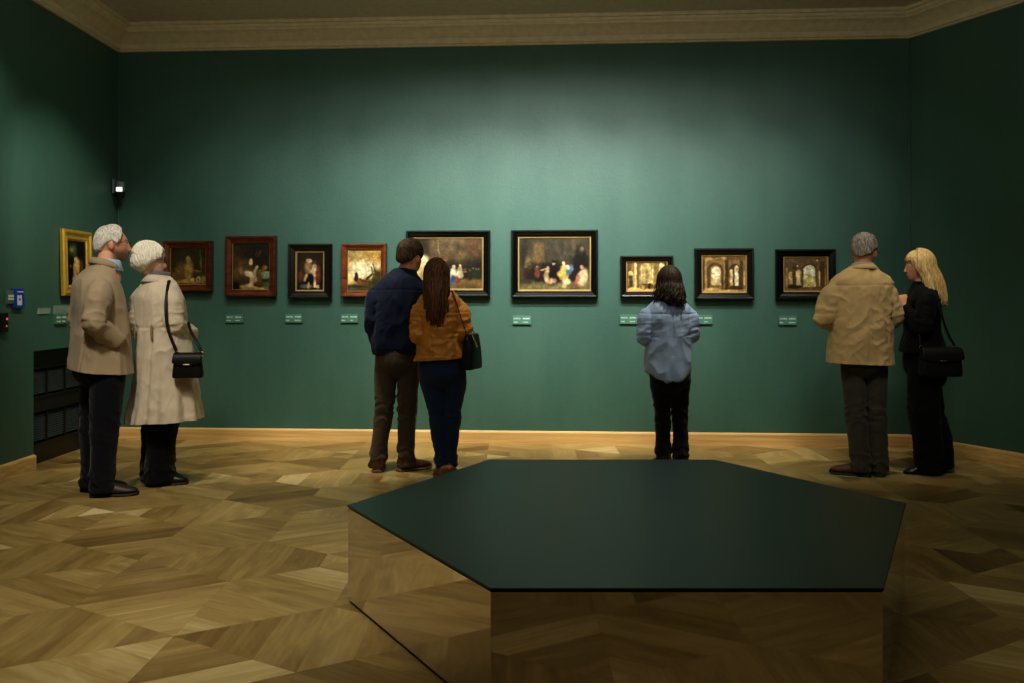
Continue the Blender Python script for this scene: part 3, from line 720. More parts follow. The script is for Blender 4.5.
# blue sign
a, b, zb, zt = lw(14.9, 24.6, 288.8, 308, .03)
root = empty('wall_sign', (0, 0, 0)); root.matrix_world = FL @ Matrix.Translation(((a+b)/2, 0, (zb+zt)/2)); tag(root, 'small blue wall sign with a white pictogram', 'sign')
W2, H2 = (b-a)/2, (zt-zb)/2
M_BLUE = simple('sign_blue', rgb(38, 70, 170), .4); M_WHITE = simple('sign_white', rgb(215, 220, 225), .5)
MB().box(-W2, W2, -.03, 0, -H2, H2).build('sign_panel', M_BLUE, root, smooth=False, bevel=.002)
g = MB(); y0, y1 = -.0312, -.03
g.box(-W2*.55, W2*.75, y0, y1, H2*.62, H2*.74)
g.box(-W2*.5, -W2*.05, y0, y1, H2*.0, H2*.34); g.box(W2*.08, W2*.4, y0, y1, H2*.0, H2*.34); g.box(-W2*.05, W2*.08, y0, y1, H2*.05, H2*.22)
g.box(-W2*.5, W2*.48, y0, y1, -H2*.72, -H2*.24); g.box(-W2*.5, -W2*.2, y0, y1, -H2*.24, 0); g.box(W2*.18, W2*.44, y0, y1, -H2*.24, 0)
g.build('pictogram', M_WHITE, root, smooth=False)
# grey switch plate
a, b, zb, zt = lw(7.4, 13.9, 290.6, 303.7, .02)
root = empty('switch_plate', (0, 0, 0)); root.matrix_world = FL @ Matrix.Translation(((a+b)/2, 0, (zb+zt)/2)); tag(root, 'grey-green switch plate with two pale buttons left of the blue sign', 'switch')
W2, H2 = (b-a)/2, (zt-zb)/2
MB().box(-W2, W2, -.02, 0, -H2, H2).build('plate', simple('switch_grey', rgb(96, 122, 108), .5), root, smooth=False, bevel=.003)
M_BUT = simple('switch_button', rgb(206, 222, 200), .45)
for z in (.13, -.32): MB().box(-W2*.8, W2*.8, -.026, -.02, H2*(z-.14), H2*(z+.22)).build('button', M_BUT, root, smooth=False, bevel=.001)
# dark alarm device
a, b, zb, zt = lw(1.4, 8.8, 312.8, 332, .035)
root = empty('alarm_box', (0, 0, 0)); root.matrix_world = FL @ Matrix.Translation(((a+b)/2, 0, (zb+zt)/2)); tag(root, 'small black wall box with a red and an amber light', 'alarm')
W2, H2 = (b-a)/2, (zt-zb)/2
MB().box(-W2, W2, -.035, 0, -H2, H2).build('housing', simple('device_black', (.012, .008, .008, 1), .4), root, smooth=False, bevel=.006)
MB().add(*sphere((W2*.55, -.034, H2*.35), (.012, .006, .010), 12, 8)).build('red_light', simple('red_led', (.5, .05, .04, 1), .3, emit=(1, .16, .12, 1), es=.45), root)
MB().add(*sphere((W2*.45, -.034, -H2*.4), (.010, .006, .008), 12, 8)).build('amber_light', simple('amber_led', (.4, .16, .03, 1), .3, emit=(1, .4, .1, 1), es=.15), root)

# heating grille standing in the niche
root = empty('vent_cover', (0, 0, 0)); root.matrix_world = FL @ Matrix.Translation(((NI0+NI1)/2, .10, 0)); tag(root, 'dark brown vent cover with two louvred grilles set low in the left wall', 'vent')
W2 = (NI1-NI0)/2 - .004; HV = NIZ-.004
M_VENT = simple('dark_vent_metal', (.022, .018, .013, 1), .45, .2); M_LOUV = simple('louvre_grey', (.10, .13, .12, 1), .4, .2); M_DK = simple('vent_dark', (.004, .004, .004, 1), .8)
fr = MB(); op = [(-W2+.07, W2-.07, .52, .735), (-W2+.07, W2-.07, .155, .40)]
fr.box(-W2, W2, -.012, .012, .735, HV); fr.box(-W2, W2, -.012, .012, .40, .52); fr.box(-W2, W2, -.012, .012, 0, .155)
fr.box(-W2, -W2+.07, -.012, .012, .155, .735); fr.box(W2-.07, W2, -.012, .012, .155, .735)
fr.build('cover_panel', M_VENT, root, smooth=False)
MB().box(-W2, W2, -.022, -.0, HV-.03, HV).build('top_rail', M_VENT, root, smooth=False, bevel=.003)
MB().box(-W2+.03, W2-.03, .02, .024, .1, .8).build('backing', M_DK, root, smooth=False)
for (x0, x1, z0, z1) in op:
    g = MB(); n = 3; wd = (x1-x0)/n
    for k in range(n):
        a, b = x0+k*wd+.02, x0+(k+1)*wd-.012
        nz = 11
        for q in range(nz):
            z = z0+.02+(z1-z0-.04)*(q+.5)/nz
            g.add([(a, -.006, z-.006), (b, -.006, z-.006), (b, .008, z+.004), (a, .008, z+.004), (a, -.003, z-.008), (b, -.003, z-.008), (b, .011, z+.002), (a, .011, z+.002)],
                  [(0, 1, 2, 3), (7, 6, 5, 4), (0, 4, 5, 1), (1, 5, 6, 2), (2, 6, 7, 3), (3, 7, 4, 0)])
    gr = g.build('grille', M_LOUV, root, smooth=False)
    r_ = MB(); e = .012
    r_.box(x0-e, x1+e, -.022, -.012, z1, z1+e); r_.box(x0-e, x1+e, -.022, -.012, z0-e, z0); r_.box(x0-e, x0, -.022, -.012, z0, z1); r_.box(x1, x1+e, -.022, -.012, z0, z1)
    for k in (1, 2): r_.box(x0+k*wd-.006, x0+k*wd+.008, -.014, .01, z0, z1)
    r_.build('grille_frame', M_VENT, gr, smooth=False)

# motion sensor in the corner
root = empty('motion_sensor', (-3.545, 7.74, 2.27)); tag(root, 'grey motion sensor with a white lens high in the left corner', 'sensor')
M_SG = simple('sensor_grey', rgb(112, 128, 128), .4); M_SD = simple('sensor_dark', (.008, .012, .010, 1), .35)
b_ = MB(); b_.box(-.024, -.004, -.07, .06, -.055, .075); b_.build('bracket', M_SG, root, smooth=False, bevel=.004)
hz = MB(); hz.add(*loft([(-.045, .055, -.07, .033, .028, 3), (.04, .055, -.07, .034, .03, 3), (.05, .055, -.07, .028, .024, 3)], 24, 3)); hz.build('housing', M_SG, root)
ar = MB(); ar.add(*tube([(-.01, -.02, .0), (.05, -.06, .0)], [.014, .014], 10, 2)); ar.build('arm', M_SD, root)
MB().box(.028, .082, -.108, -.09, -.042, -.002).build('lens', simple('sensor_lens_painted_glint', (.8, .83, .82, 1), .25, emit=(1, 1, 1, 1), es=.75), root, smooth=False, bevel=.006)  # white emission stands in for light reflected off the lens
MB().add(*loft([(-.125, .035, -.06, .006, .006, 2), (-.11, .036, -.06, .024, .022, 2), (-.07, .04, -.06, .042, .034, 2.2), (-.046, .045, -.065, .045, .034, 2.4), (-.03, .045, -.06, .04, .03, 2.4)], 24, 3)).build('shroud', M_SD, root)
# ================================================================== PEOPLE
def head_pts(d, hs=1.0, fem=False):
    """deform unit directions (x right, y face, z up) into a head surface, metres, origin at head centre"""
    x, y, z = d[:, 0], d[:, 1], d[:, 2]
    px, py, pz = x*.077, y*.097, z*.117
    low = np.clip(-z, 0, 1); fr = sst(y, -.1, .5)
    px = px*(1-(.30 if not fem else .36)*low**1.4) * (1+.03*sst(z, -.2, .5))
    py = np.where(y < 0, py*(1-.42*sst(low, .25, 1)), py)
    py = py + .036*low**2*fr
    py = py - .010*sst(z, .2, .9)*fr*np.clip(y, 0, 1)
    pz = pz + .006*sst(-y, .2, 1)*sst(z, -.1, .6)
    g = lambda a, s: np.exp(-(a/s)**2)
    prof = np.interp(pz, [-.060, -.050, -.042, -.034, -.015, .012, .030], [0, .004, .019, .023, .015, .006, 0])
    py = py + fr*prof*g(px, .0115)
    py = py + fr*.005*g(px, .022)*g(pz+.042, .010)
    py = py - fr*.009*g(np.abs(px)-.031, .013)*g(pz-.010, .010)
    py = py + fr*(.003 if fem else .006)*g(np.abs(px)-.028, .020)*g(pz-.030, .008)
    py = py + fr*.004*g(np.abs(px)-.043, .014)*g(pz+.028, .016)
    py = py + fr*g(px, .020)*(.006*g(pz+.064, .005)+.007*g(pz+.076, .005)-.002*g(pz+.070, .0025))
    py = py + fr*(.006 if fem else .008)*g(px, .016)*g(pz+.100, .012)
    return np.stack([px, py, pz], 1)*hs
def unit_sphere(nu=84, nv=64):
    v, f = sphere((0, 0, 0), 1, nu, nv); return np.array(v), f
def rotm(yaw=0, pitch=0, roll=0):
    return np.array((Matrix.Rotation(yaw, 3, 'Z') @ Matrix.Rotation(pitch, 3, 'X') @ Matrix.Rotation(roll, 3, 'Y')))

def hand_mesh(mb, W, d, n, side, s=1.0, curl=(25, 40, 30), spread=.5):
    """W wrist, d finger direction, n palm normal, side +1 when the thumb lies on d x n side"""
    W = np.array(W, float); d = unit(np.array(d, float)); n = np.array(n, float); n = unit(n - d*np.dot(n, d)); t = np.cross(d, n)*side
    rs = []
    ang = np.linspace(0, 2*PI, 16, endpoint=False)
    for u, a, b in ((-.03, .026, .021), (0, .027, .020), (.03, .036, .017), (.06, .041, .015), (.084, .040, .012), (.09, .036, .008)):
        rs.append(W + d*u*s + np.outer(np.cos(ang)*a*s, t) + np.outer(np.sin(ang)*b*s, n))
    v, f = rings_mesh(rs); mb.add(v, f)
    for k, (o, L0) in enumerate(((.030, .070), (.010, .079), (-.010, .074), (-.029, .058))):
        p = W + d*.078*s + t*o*s; pts = [p - d*.02*s, p]; a = 0; dd = unit(d + t*o*spread*2)
        for c, l in zip(curl, (.45, .31, .24)):
            a += R(c + k*3); q = dd*math.cos(a) + n*math.sin(a); p = p + q*L0*l*s*1.0; pts.append(p)
        v, f = tube(pts, [.0095*s, .0098*s, .0088*s, .0080*s, .0066*s], 10, 3); mb.add(v, f)
    p = W + d*.02*s + t*.026*s; pts = [p - t*.012*s, p]
    for q, l in ((d*.55+t*.75+n*.25, .038), (d*.8+t*.35+n*.45, .030), (d*.85+t*.05+n*.5, .024)):
        p = p + unit(q)*l*s; pts.append(p)
    v, f = tube(pts, [.013*s, .013*s, .0115*s, .0098*s, .0078*s], 10, 3); mb.add(v, f)

def shoe_rings(L, W, prof, y0):
    """prof: (u 0 heel..1 toe, half width factor, bottom z, top z)"""
    rings = []
    for u, wf, zb, zt in prof:
        w = W*wf; y = y0 + u*L; h = zt-zb
        P = [(-w*.9, zb), (-w, zb+h*.18), (-w*.97, zb+h*.42), (-w*.78, zb+h*.72), (-w*.45, zb+h*.93), (0, zt), (w*.45, zb+h*.93), (w*.78, zb+h*.72), (w*.97, zb+h*.42), (w, zb+h*.18), (w*.9, zb), (w*.3, zb), (-w*.3, zb)]
        rings.append([(a, y, b) for a, b in P])
    return rings
def make_shoe(parent, ankle, yaw, L, W, kind, mat_up, mat_sole, heel=0.0):
    y0 = -L*.24
    sole = MB()
    if kind == 'heel':
        H_ = heel
        prof = [(0, .30, H_+.02, H_+.03), (.02, .62, H_+.004, H_+.085), (.12, .72, H_, H_+.09), (.25, .72, H_*.9, H_+.085), (.40, .74, H_*.62, H_*.8+.075), (.55, .86, H_*.28+.004, H_*.4+.066), (.70, .98, .006, .058), (.84, .86, .005, .044), (.95, .5, .006, .032), (1.0, .16, .010, .02)]
        v, f = rings_mesh([np.array(r) for r in shoe_rings(L, W, prof, y0)]); up = MB().add(v, f)
        hl = [[(W*.5*k*math.cos(a), y0+.035*L/.24+.026*k*math.sin(a), z) for a in np.linspace(0, 2*PI, 14, endpoint=False)] for z, k in ((0, .72), (.02, .7), (H_*.7, .85), (H_+.01, 1.1))]
        v, f = rings_mesh([np.array(r) for r in hl]); sole.add(v, f)
        sp = [(.45, .76, H_*.5-.002, H_*.5+.01), (.58, .9, .008, .016), (.70, 1.02, 0, .008), (.84, .9, 0, .007), (.95, .54, .001, .008), (1.0, .2, .004, .011)]
        v, f = rings_mesh([np.array(r) for r in shoe_rings(L, W, sp, y0)]); sole.add(v, f)
    else:
        b = .022
        top = .125 if kind == 'boot' else .10
        prof = [(0, .40, b+.01, b+.05), (.015, .66, b, top-.01), (.08, .76, b, top), (.22, .80, b, top+.005), (.36, .82, b, top*.93), (.48, .88, b, .086), (.62, .98, b, .074), (.76, 1.0, b, .064), (.88, .88, b+.001, .055), (.96, .62, b+.004, .045), (1.0, .28, b+.008, .034)]
        v, f = rings_mesh([np.array(r) for r in shoe_rings(L, W, prof, y0)]); up = MB().add(v, f)
        sp = [(-.012, .40, 0, b+.004), (.0, .70, 0, b+.004), (.08, .82, 0, b+.004), (.3, .84, 0, b+.003), (.34, .84, .008, b+.003), (.48, .92, .004, b+.002), (.62, 1.04, 0, b+.002), (.76, 1.06, 0, b+.002), (.88, .94, .001, b+.002), (.965, .68, .003, b+.002), (1.012, .3, .007, b+.004)]
        v, f = rings_mesh([np.array(r) for r in shoe_rings(L, W, sp, y0)]); sole.add(v, f)
    M = Matrix.Translation((ankle[0], ankle[1], 0)) @ Matrix.Rotation(yaw, 4, 'Z')
    o = up.xform(M).build('shoe', mat_up, parent)
    s = o.modifiers.new('sub', 'SUBSURF'); s.levels = 1; s.render_levels = 2
    q = sole.xform(M).build('sole', mat_sole, o)
    if kind != 'heel':
        tr = MB(); pr = [(.40, .60, .085, .108), (.52, .52, .07, .093)]
        for k in range(4):
            u = .36+.05*k; z = np.interp(u, [p[0] for p in prof], [p[3] for p in prof])+.002; w = W*.34
            v, f = tube([(-w, y0+u*L, z-.012), (0, y0+(u+.012)*L, z+.001), (w, y0+u*L, z-.012)], [.003]*3, 6, 3); tr.add(v, f)
        tr.xform(M).build('laces', mat_sole, o)
    return o

def collar_band(c, rx, ry, prof, a0=-140, a1=140, tilt=0, n=40):
    """closed profile (outward, z) swept about the back of the neck; angle 0 = straight back"""
    v = []; f = []; m = len(prof); A = np.linspace(R(a0), R(a1), n)
    for a in A:
        d = np.array([math.sin(a), -math.cos(a), 0])
        fade = 1 - .0*abs(a)
        for p, z in prof:
            v.append(np.array(c)+np.array([d[0]*(rx+p), d[1]*(ry+p), z*fade + tilt*d[1]*(ry+p)]))
    for i in range(n-1):
        for k in range(m):
            q = (k+1) % m; f.append((i*m+k, i*m+q, (i+1)*m+q, (i+1)*m+k))
    f.append(tuple(range(m-1, -1, -1))); f.append(tuple(range((n-1)*m, n*m)))
    return v, f

class Person:
    def __init__(s, X, Y, yaw, label, h, fem=False, head=(0, 0, 0), hyaw=0, hpitch=0, hs=None, skin=(205, 150, 118), group=None):
        s.root = empty('person', (X, Y, 0), yaw); tag(s.root, label, 'person', group)
        s.yaw, s.h, s.fem = yaw, h, fem
        s.k = h/1.75; s.hs = hs or (.95 if fem else 1.0)*s.k**.5
        s.hc = np.array(head, float); s.HM = rotm(hyaw, hpitch); s.skin = np.array(skin)/255.0
        s.body = MB(); s.arms = {}; s.legs = {}
    def H(s, p): return (np.asarray(p, float)*s.hs) @ s.HM.T + s.hc      # head units (metres, hs applied) -> person frame
    def Hn(s, p): return np.asarray(p, float) @ s.HM.T + s.hc            # no scale
    def make_body(s, neck, torso, arm_r=(.045, .040, .026), leg_r=(.07, .048, .035), lips=None, stubble=0, neck_r=None):
        mb = s.body; d, f = unit_sphere(); P = s.H(head_pts(d, 1.0, s.fem)); mb.add(P, f)
        for sx in (-1, 1):                                                 # ears
            v, f = sphere((0, 0, 0), (.011, .021, .033), 16, 12); v = np.array(v) @ rotm(R(-18*sx), R(12), 0).T + np.array([sx*.079, -.010, -.008]); mb.add(s.H(v), f)
        nr = neck_r or (.048 if s.fem else .060)*s.k**.5
        nk = np.array(neck, float); base = s.H([(0, -.022, -.050)])[0]; top = s.H([(0, -.010, .02)])[0]
        v, f = tube([nk-np.array([0, 0, .08]), nk, (nk*.4+base*.6), base, top], [nr*1.5, nr*1.18, nr, nr*1.0, nr*.9], 24, 4); mb.add(v, f)
        v, f = loft(torso, 36, 4); mb.add(v, f)
        for key, a in s.arms.items():
            S, E, W = [np.array(q, float) for q in a['p']]
            S = S + np.array([-np.sign(S[0])*.045, 0, -.035]); v, f = tube([S, (S+E)/2, E, (E*.55+W*.45), W], [arm_r[0]*.85, arm_r[0]*.95, arm_r[1], arm_r[1]*.98, arm_r[2]], 18, 4); mb.add(v, f)
            hand_mesh(mb, W, a['d'], a['n'], a['side'], s.k*(.90 if s.fem else 1.0), a.get('curl', (25, 40, 30)))
        for key, L in s.legs.items():
            Hp, K, A = [np.array(q, float) for q in L['p']]
            v, f = tube([Hp, (Hp+K)/2, K, (K*.6+A*.4), A, A-np.array([0, 0, .035])], [leg_r[0]*.95, leg_r[0]*1.0, leg_r[1], leg_r[1]*1.02, leg_r[2], leg_r[2]], 18, 4); mb.add(v, f)
            fy = L['yaw']; fd = np.array([-math.sin(fy), math.cos(fy), 0]); lift = L.get('lift', 0)
            v, f = tube([A-fd*.03+np.array([0, 0, -.03]), A+fd*.04+np.array([0, 0, -.040-lift*.5]), A+fd*.11+np.array([0, 0, -.050-lift*.95])], [(.026, .026), (.030, .022), (.024, .010)], 12, 3, flat=(math.cos(fy), math.sin(fy), 0)); mb.add(v, f)
        me = remesh(mb, .0055, 2, .5)
        co = get_co(me); q = ((co - s.hc) @ s.HM)/s.hs
        col = np.tile(s2l(s.skin), (len(co), 1)); nz = fbm(co*22, 5, 3)
        col *= (.86+.28*nz)[:, None]
        inh = (q[:, 2] > -.125) & (q[:, 1] > 0)
        lipm = np.exp(-(q[:, 0]/.022)**2-((q[:, 2]+.070)/.009)**2)*(q[:, 1] > .06)*inh
        col = col*(1-lipm[:, None]*.8) + s2l(np.array(lips or (160, 84, 74))/255.0)*lipm[:, None]*.8
        chk = np.exp(-((np.abs(q[:, 0])-.045)/.02)**2-((q[:, 2]+.03)/.025)**2)*inh
        col = col*(1-.25*chk[:, None]) + s2l(np.array((200, 110, 90))/255.0)*.25*chk[:, None]
        brow = np.exp(-((np.abs(q[:, 0])-.031)/.016)**4-((q[:, 2]-.027)/.005)**2)*(q[:, 1] > .05)
        col = col*(1-.6*brow[:, None]) + s2l(np.array((80, 62, 48))/255.0)*.6*brow[:, None]
        if stubble:
            sb = sst(-q[:, 2], .025, .065)*sst(q[:, 1], -.02, .02)*(q[:, 2] > -.15)
            col = col*(1-stubble*sb[:, None]) + s2l(np.array((92, 76, 66))/255.0)*stubble*sb[:, None]
        finish('body', me, M_SKIN, s.root, True, col)
        for sx in (-1, 1):
            v, f = sphere((0, 0, 0), .0118, 16, 12); v = np.array(v); cc = np.tile(s2l(np.array((225, 218, 208))/255), (len(v), 1))
            cc[v[:, 1] > .0095] = s2l(np.array((58, 52, 46))/255)
            mesh_obj('eye', s.H(v + np.array([sx*.031, .0755, .009])), f, M_EYE, s.root, True, cc)
    # ---------------------------------------------------------------- garments
    def garment(s, name, mb, material, folds, voxel=.0065, smooth=6, parent=None, cut=None):
        me = remesh(mb, voxel, smooth, .5); co = get_co(me); no = get_no(me); d = np.zeros(len(co))
        for f in folds: d = d + f(co, no)
        set_co(me, co + no*d[:, None])
        for c in (cut or []):                                              # clean open hem: plane z = c0 + c1 x + c2 y
            bm = bmesh.new(); bm.from_mesh(me)
            bmesh.ops.bisect_plane(bm, geom=list(bm.verts)+list(bm.edges)+list(bm.faces), plane_co=(0, 0, c[0]), plane_no=Vector((c[1], c[2], -1)).normalized(), clear_outer=True)
            bm.to_mesh(me); bm.free()
        o = finish(name, me, material, parent or s.root)
        if cut:
            m = o.modifiers.new('hem', 'SOLIDIFY'); m.thickness = .007; m.offset = -1
        return o
    def sleeve(s, mb, key, r, extra=None, cuff=.02):
        S, E, W = [np.array(q, float) for q in s.arms[key]['p']]
        e = unit(W-E); end = W - e*cuff
        S2 = S + np.array([-np.sign(S[0])*.030, 0, -.012])
        pts = [S2, S*.72+E*.28, S*.3+E*.7, E, E*.7+W*.3, E*.35+W*.65, end]; r = [r[0]*.80] + list(r[1:])
        v, f = tube(pts, r, 22, 4, caps=('round', 'flat')); mb.add(v, f)
    def arm_folds(s, key, amp=.006, wl=.034, spread=.10):
        S, E, W = [np.array(q, float) for q in s.arms[key]['p']]
        a1, a2 = unit(E-S), unit(W-E)
        def f(co, no):
            d = np.linalg.norm(co-E, axis=1); w = np.exp(-(d/(spread*1.15))**2) + .55*np.exp(-(np.linalg.norm(co-W, axis=1)/.07)**2) + .30*np.exp(-(np.linalg.norm(co-(S+E)/2, axis=1)/.12)**2)
            up = ((co-E) @ a1 < 0)[:, None]; ax = np.where(up, a1, a2)
            u = np.sum((co-E)*ax, axis=1); q = (co-E) - ax*u[:, None]
            p = np.stack([q[:, 0]*9 + u*5, q[:, 1]*9 + q[:, 2]*9, u*.72/wl + 4*q[:, 0]], 1)
            return amp*2.5*np.minimum(w, 1.1)*(ridge(p, 3+int(abs(S[0])*100))-.33)
        return f
    def trousers(s, rings, r, material, name='trousers', folds=(), hem=.035, voxel=.0065, fl=(.0055, .035)):
        z0, cx0, cy0, w0, d0 = rings[0][:5]
        low = [(z0+.035, cx0, cy0+.01, w0*.22, d0*.25, 2), (z0+.055, cx0, cy0, w0*.62, d0*.62, 2), (z0+.10, cx0, cy0-.004, w0*.92, d0*.92, 2.1), (z0+.15, cx0, cy0-.008, w0*1.02, d0*1.03, 2.2)]
        mb = MB(); v, f = loft(low+[r_ for r_ in rings[1:] if r_[0] > z0+.17], 40, 4); mb.add(v, f); fs = list(folds)
        for key, L in s.legs.items():
            Hp, K, A = [np.array(q, float) for q in L['p']]
            end = np.array([A[0], A[1], hem])
            v, f = tube([Hp+np.array([0, -.01, .0]), Hp*.72+K*.28, Hp*.4+K*.6, K, K*.55+A*.45, A*.8+K*.2, end], [r[0]*.86, (r[0]+r[1])*.475, (r[1]+r[2])/2, r[2], r[3], r[4], r[5]], 26, 4, caps=('round', 'flat')); mb.add(v, f)
            def ff(co, no, K=K, A=A, Hp=Hp):
                m = np.linalg.norm((co-K)[:, :2], axis=1) < .16
                dz = co[:, 2]-K[2]; da = co[:, 2]-A[2]
                w = np.exp(-(dz/.10)**2)*.75 + np.exp(-(da/.085)**2)*1.15 + .22
                q = co-K; sl = np.where(q[:, 0] > 0, 1, -1)*8
                p = np.stack([q[:, 0]*9, q[:, 1]*9, q[:, 2]*.62/fl[1] + q[:, 0]*sl + q[:, 1]*7], 1)
                return fl[0]*2.7*w*m*(ridge(p, 6+int(abs(K[0])*300))-.33)
            fs.append(ff)
        fs.append(lambda co, no: .008*(ridge(co*np.array([11, 11, 3.2]), 4)-.3))
        return s.garment(name, mb, material, fs, voxel, 5)
    # ---------------------------------------------------------------- hair
    def hair_cap(s, name, line, T, mat_, seed=1, bald=None, puff=None, strand=.003, nlock=220, lock_len=.05, lock_r=.0030, crown=(0, -.35, .94), stray=.003):
        """line: [(azimuth from face in degrees, hairline z)], T thickness, bald(d)->0..1 factor, puff(d)->extra metres"""
        az_, z_ = np.array(line).T
        def cover(d):
            az = np.degrees(np.arctan2(np.abs(d[:, 0]), d[:, 1])); zl = np.interp(az, az_, z_)
            c = sst(d[:, 2]-zl, -.03, .14)
            if bald is not None: c = c*bald(d)
            return c
        cr = unit(np.array(crown))
        def surf(d, lift=0.0):
            P = head_pts(d, 1.0, s.fem); c = cover(d); t = -.008*(1-c) + T*c
            if puff is not None: t = t + puff(d)*c
            return P + d*(t+lift*c)[:, None]
        d, f = unit_sphere(110, 84)
        # strands radiate from the crown
        e1 = unit(np.cross(cr, [1, 0, 0])); e2 = np.cross(cr, e1)
        pa = np.arctan2(d @ e1, d @ e2); po = np.arccos(np.clip(d @ cr, -1, 1))
        st = fbm(np.stack([np.cos(pa)*9, np.sin(pa)*9, po*2.2], 1), seed, 3)-.5
        big = fbm(d*3.2, seed+4, 2)-.5
        P = surf(d) + d*((strand*2.2*st + strand*1.6*big)*cover(d))[:, None]
        mb = MB().add(s.H(P), f)
        rg = np.random.RandomState(seed); n = 0; tries = 0
        while n < nlock and tries < nlock*20:
            tries += 1
            q = unit(rg.normal(size=3)); 
            if cover(q[None])[0] < .6: continue
            pts = []; L = lock_len*rg.uniform(.6, 1.2); steps = 5
            tw = rg.normal()*.35
            for k in range(steps):
                c = cover(q[None])[0]
                if c < .15 and k > 1: break
                pts.append(surf(q[None], .0005+stray*(k/steps)**2*rg.uniform(0, 1.6))[0])
                tdir = q*np.dot(q, cr)-cr; tdir = tdir + np.cross(q, tdir)*tw
                q = unit(q + unit(tdir+1e-6)*L/steps/.1)
            if len(pts) < 3: continue
            m = len(pts); rr = [lock_r*(.5+.7*math.sin(PI*(k+.5)/m))*(1 if k < m-1 else .3) for k in range(m)]
            v, f2 = tube(s.H(np.array(pts)), [(r_*1.5, r_*.8) for r_ in rr], 6, 2); mb.add(v, f2); n += 1
        return mb.build(name, mat_, s.root)
    def long_hair(s, mb, az0, az1, drop, n=240, seed=1, rad=.006, grow=.018, taper=.55, flare=0, jitter=.5, top=(0, -.1, 1), mass=True, back=0, core=.75, wave=.006):
        """locks that fall from the crown over the head then straight down; az in degrees from straight back (0), + to the right; drop: z length below head centre (person frame)"""
        rg = np.random.RandomState(seed)
        def path(az, lf, g, zl):
            pts = []
            a = R(az)
            for th in np.linspace(8, 92, 7):
                t = R(th); d = np.array([math.sin(a)*math.sin(t), -math.cos(a)*math.sin(t), math.cos(t)])
                p = head_pts(unit(d)[None], 1.0, s.fem)[0] + d*g; pts.append(s.H(p[None])[0])
            b = pts[-1]; c0 = s.H(np.array([[0, -.03, 0]]))[0]
            for k in range(1, 7):
                u = k/6; z = b[2] - zl*u
                sc = 1 - (1-taper)*u**1.2 + flare*u*u
                p = c0 + (b-c0)*sc; p[2] = z; p[1] += back*u*(1.6-u)
                p[0] += lf*u*.02; pts.append(p)
            return pts
        for i in range(n):
            az = rg.uniform(az0, az1); zl = drop(az)*rg.uniform(1-.22*jitter, 1.02)
            pts = path(az, rg.normal()*.6, grow*rg.uniform(.55, 1.15), zl); m = len(pts); ph, fq = rg.uniform(0, 6.28), rg.uniform(.7, 1.2)
            pts = [p + np.array([math.cos(R(az))*wave*math.sin(ph+k*fq), wave*.6*math.cos(ph+k*fq), 0])*min(1, max(0, (k-4)/4)) for k, p in enumerate(pts)]
            rr = [rad*rg.uniform(.8, 1.1)*min(1, .55+.12*k)*(1 if k < m-3 else (1-(k-m+4)*.24)) for k in range(m)]
            v, f = tube(pts, [(max(r_*1.7, .001), max(r_*.75, .0007)) for r_ in rr], 6, 2); mb.add(v, f)
        if mass:
            rows = []; A = np.linspace(az0+4, az1-4, 26)
            outer = np.array([path(a, 0, grow*.62, drop(a)*.93) for a in A]); inner = np.array([path(a, 0, -.012, drop(a)*.9) for a in A])
            inner[:, 7:, :2] = outer[:, 7:, :2]*.62 + (outer[:, 7:, :2].mean(axis=0)[None])*.38
            na, nm = outer.shape[0], outer.shape[1]; v = np.concatenate([outer.reshape(-1, 3), inner.reshape(-1, 3)]); f = []; o = na*nm
            for i in range(na-1):
                for k in range(nm-1):
                    a, b, c, d_ = i*nm+k, (i+1)*nm+k, (i+1)*nm+k+1, i*nm+k+1
                    f.append((a, b, c, d_)); f.append((o+d_, o+c, o+b, o+a))
            for k in range(nm-1):
                f.append((k, k+1, o+k+1, o+k)); e = (na-1)*nm; f.append((e+k+1, e+k, o+e+k, o+e+k+1))
            for i in range(na-1):
                f.append((i*nm+nm-1, (i+1)*nm+nm-1, o+(i+1)*nm+nm-1, o+i*nm+nm-1)); f.append(((i+1)*nm, i*nm, o+i*nm, o+(i+1)*nm))
            mb.add(v, f)
        return mb
    def glasses(s, mat_, w=.0016):
        mb = MB()
        for sx in (-1, 1):
            P = [np.array([sx*.031+.024*math.cos(a)*(1), .109, .006+.017*math.sin(a)]) for a in np.linspace(0, 2*PI, 21)]
            P = [p - np.array([0, .10*abs(p[0])*abs(p[0])*4, 0]) for p in P]
            v, f = tube(s.H(P), [w]*21, 6, 1, smooth=False); mb.add(v, f)
            v, f = tube(s.H([(sx*.055, .104, .010), (sx*.074, .085, .012), (sx*.084, .02, .010), (sx*.083, -.012, .008), (sx*.080, -.03, -.012)]), [w]*5, 6, 3); mb.add(v, f)
        v, f = tube(s.H([(-.008, .116, .010), (0, .120, .013), (.008, .116, .010)]), [w]*3, 6, 3); mb.add(v, f)
        return mb.build('glasses', mat_, s.root)
    def W2L(s, dx, dy, z):
        c, q = math.cos(s.yaw), math.sin(s.yaw); return (dx*c+dy*q, -dx*q+dy*c, z)

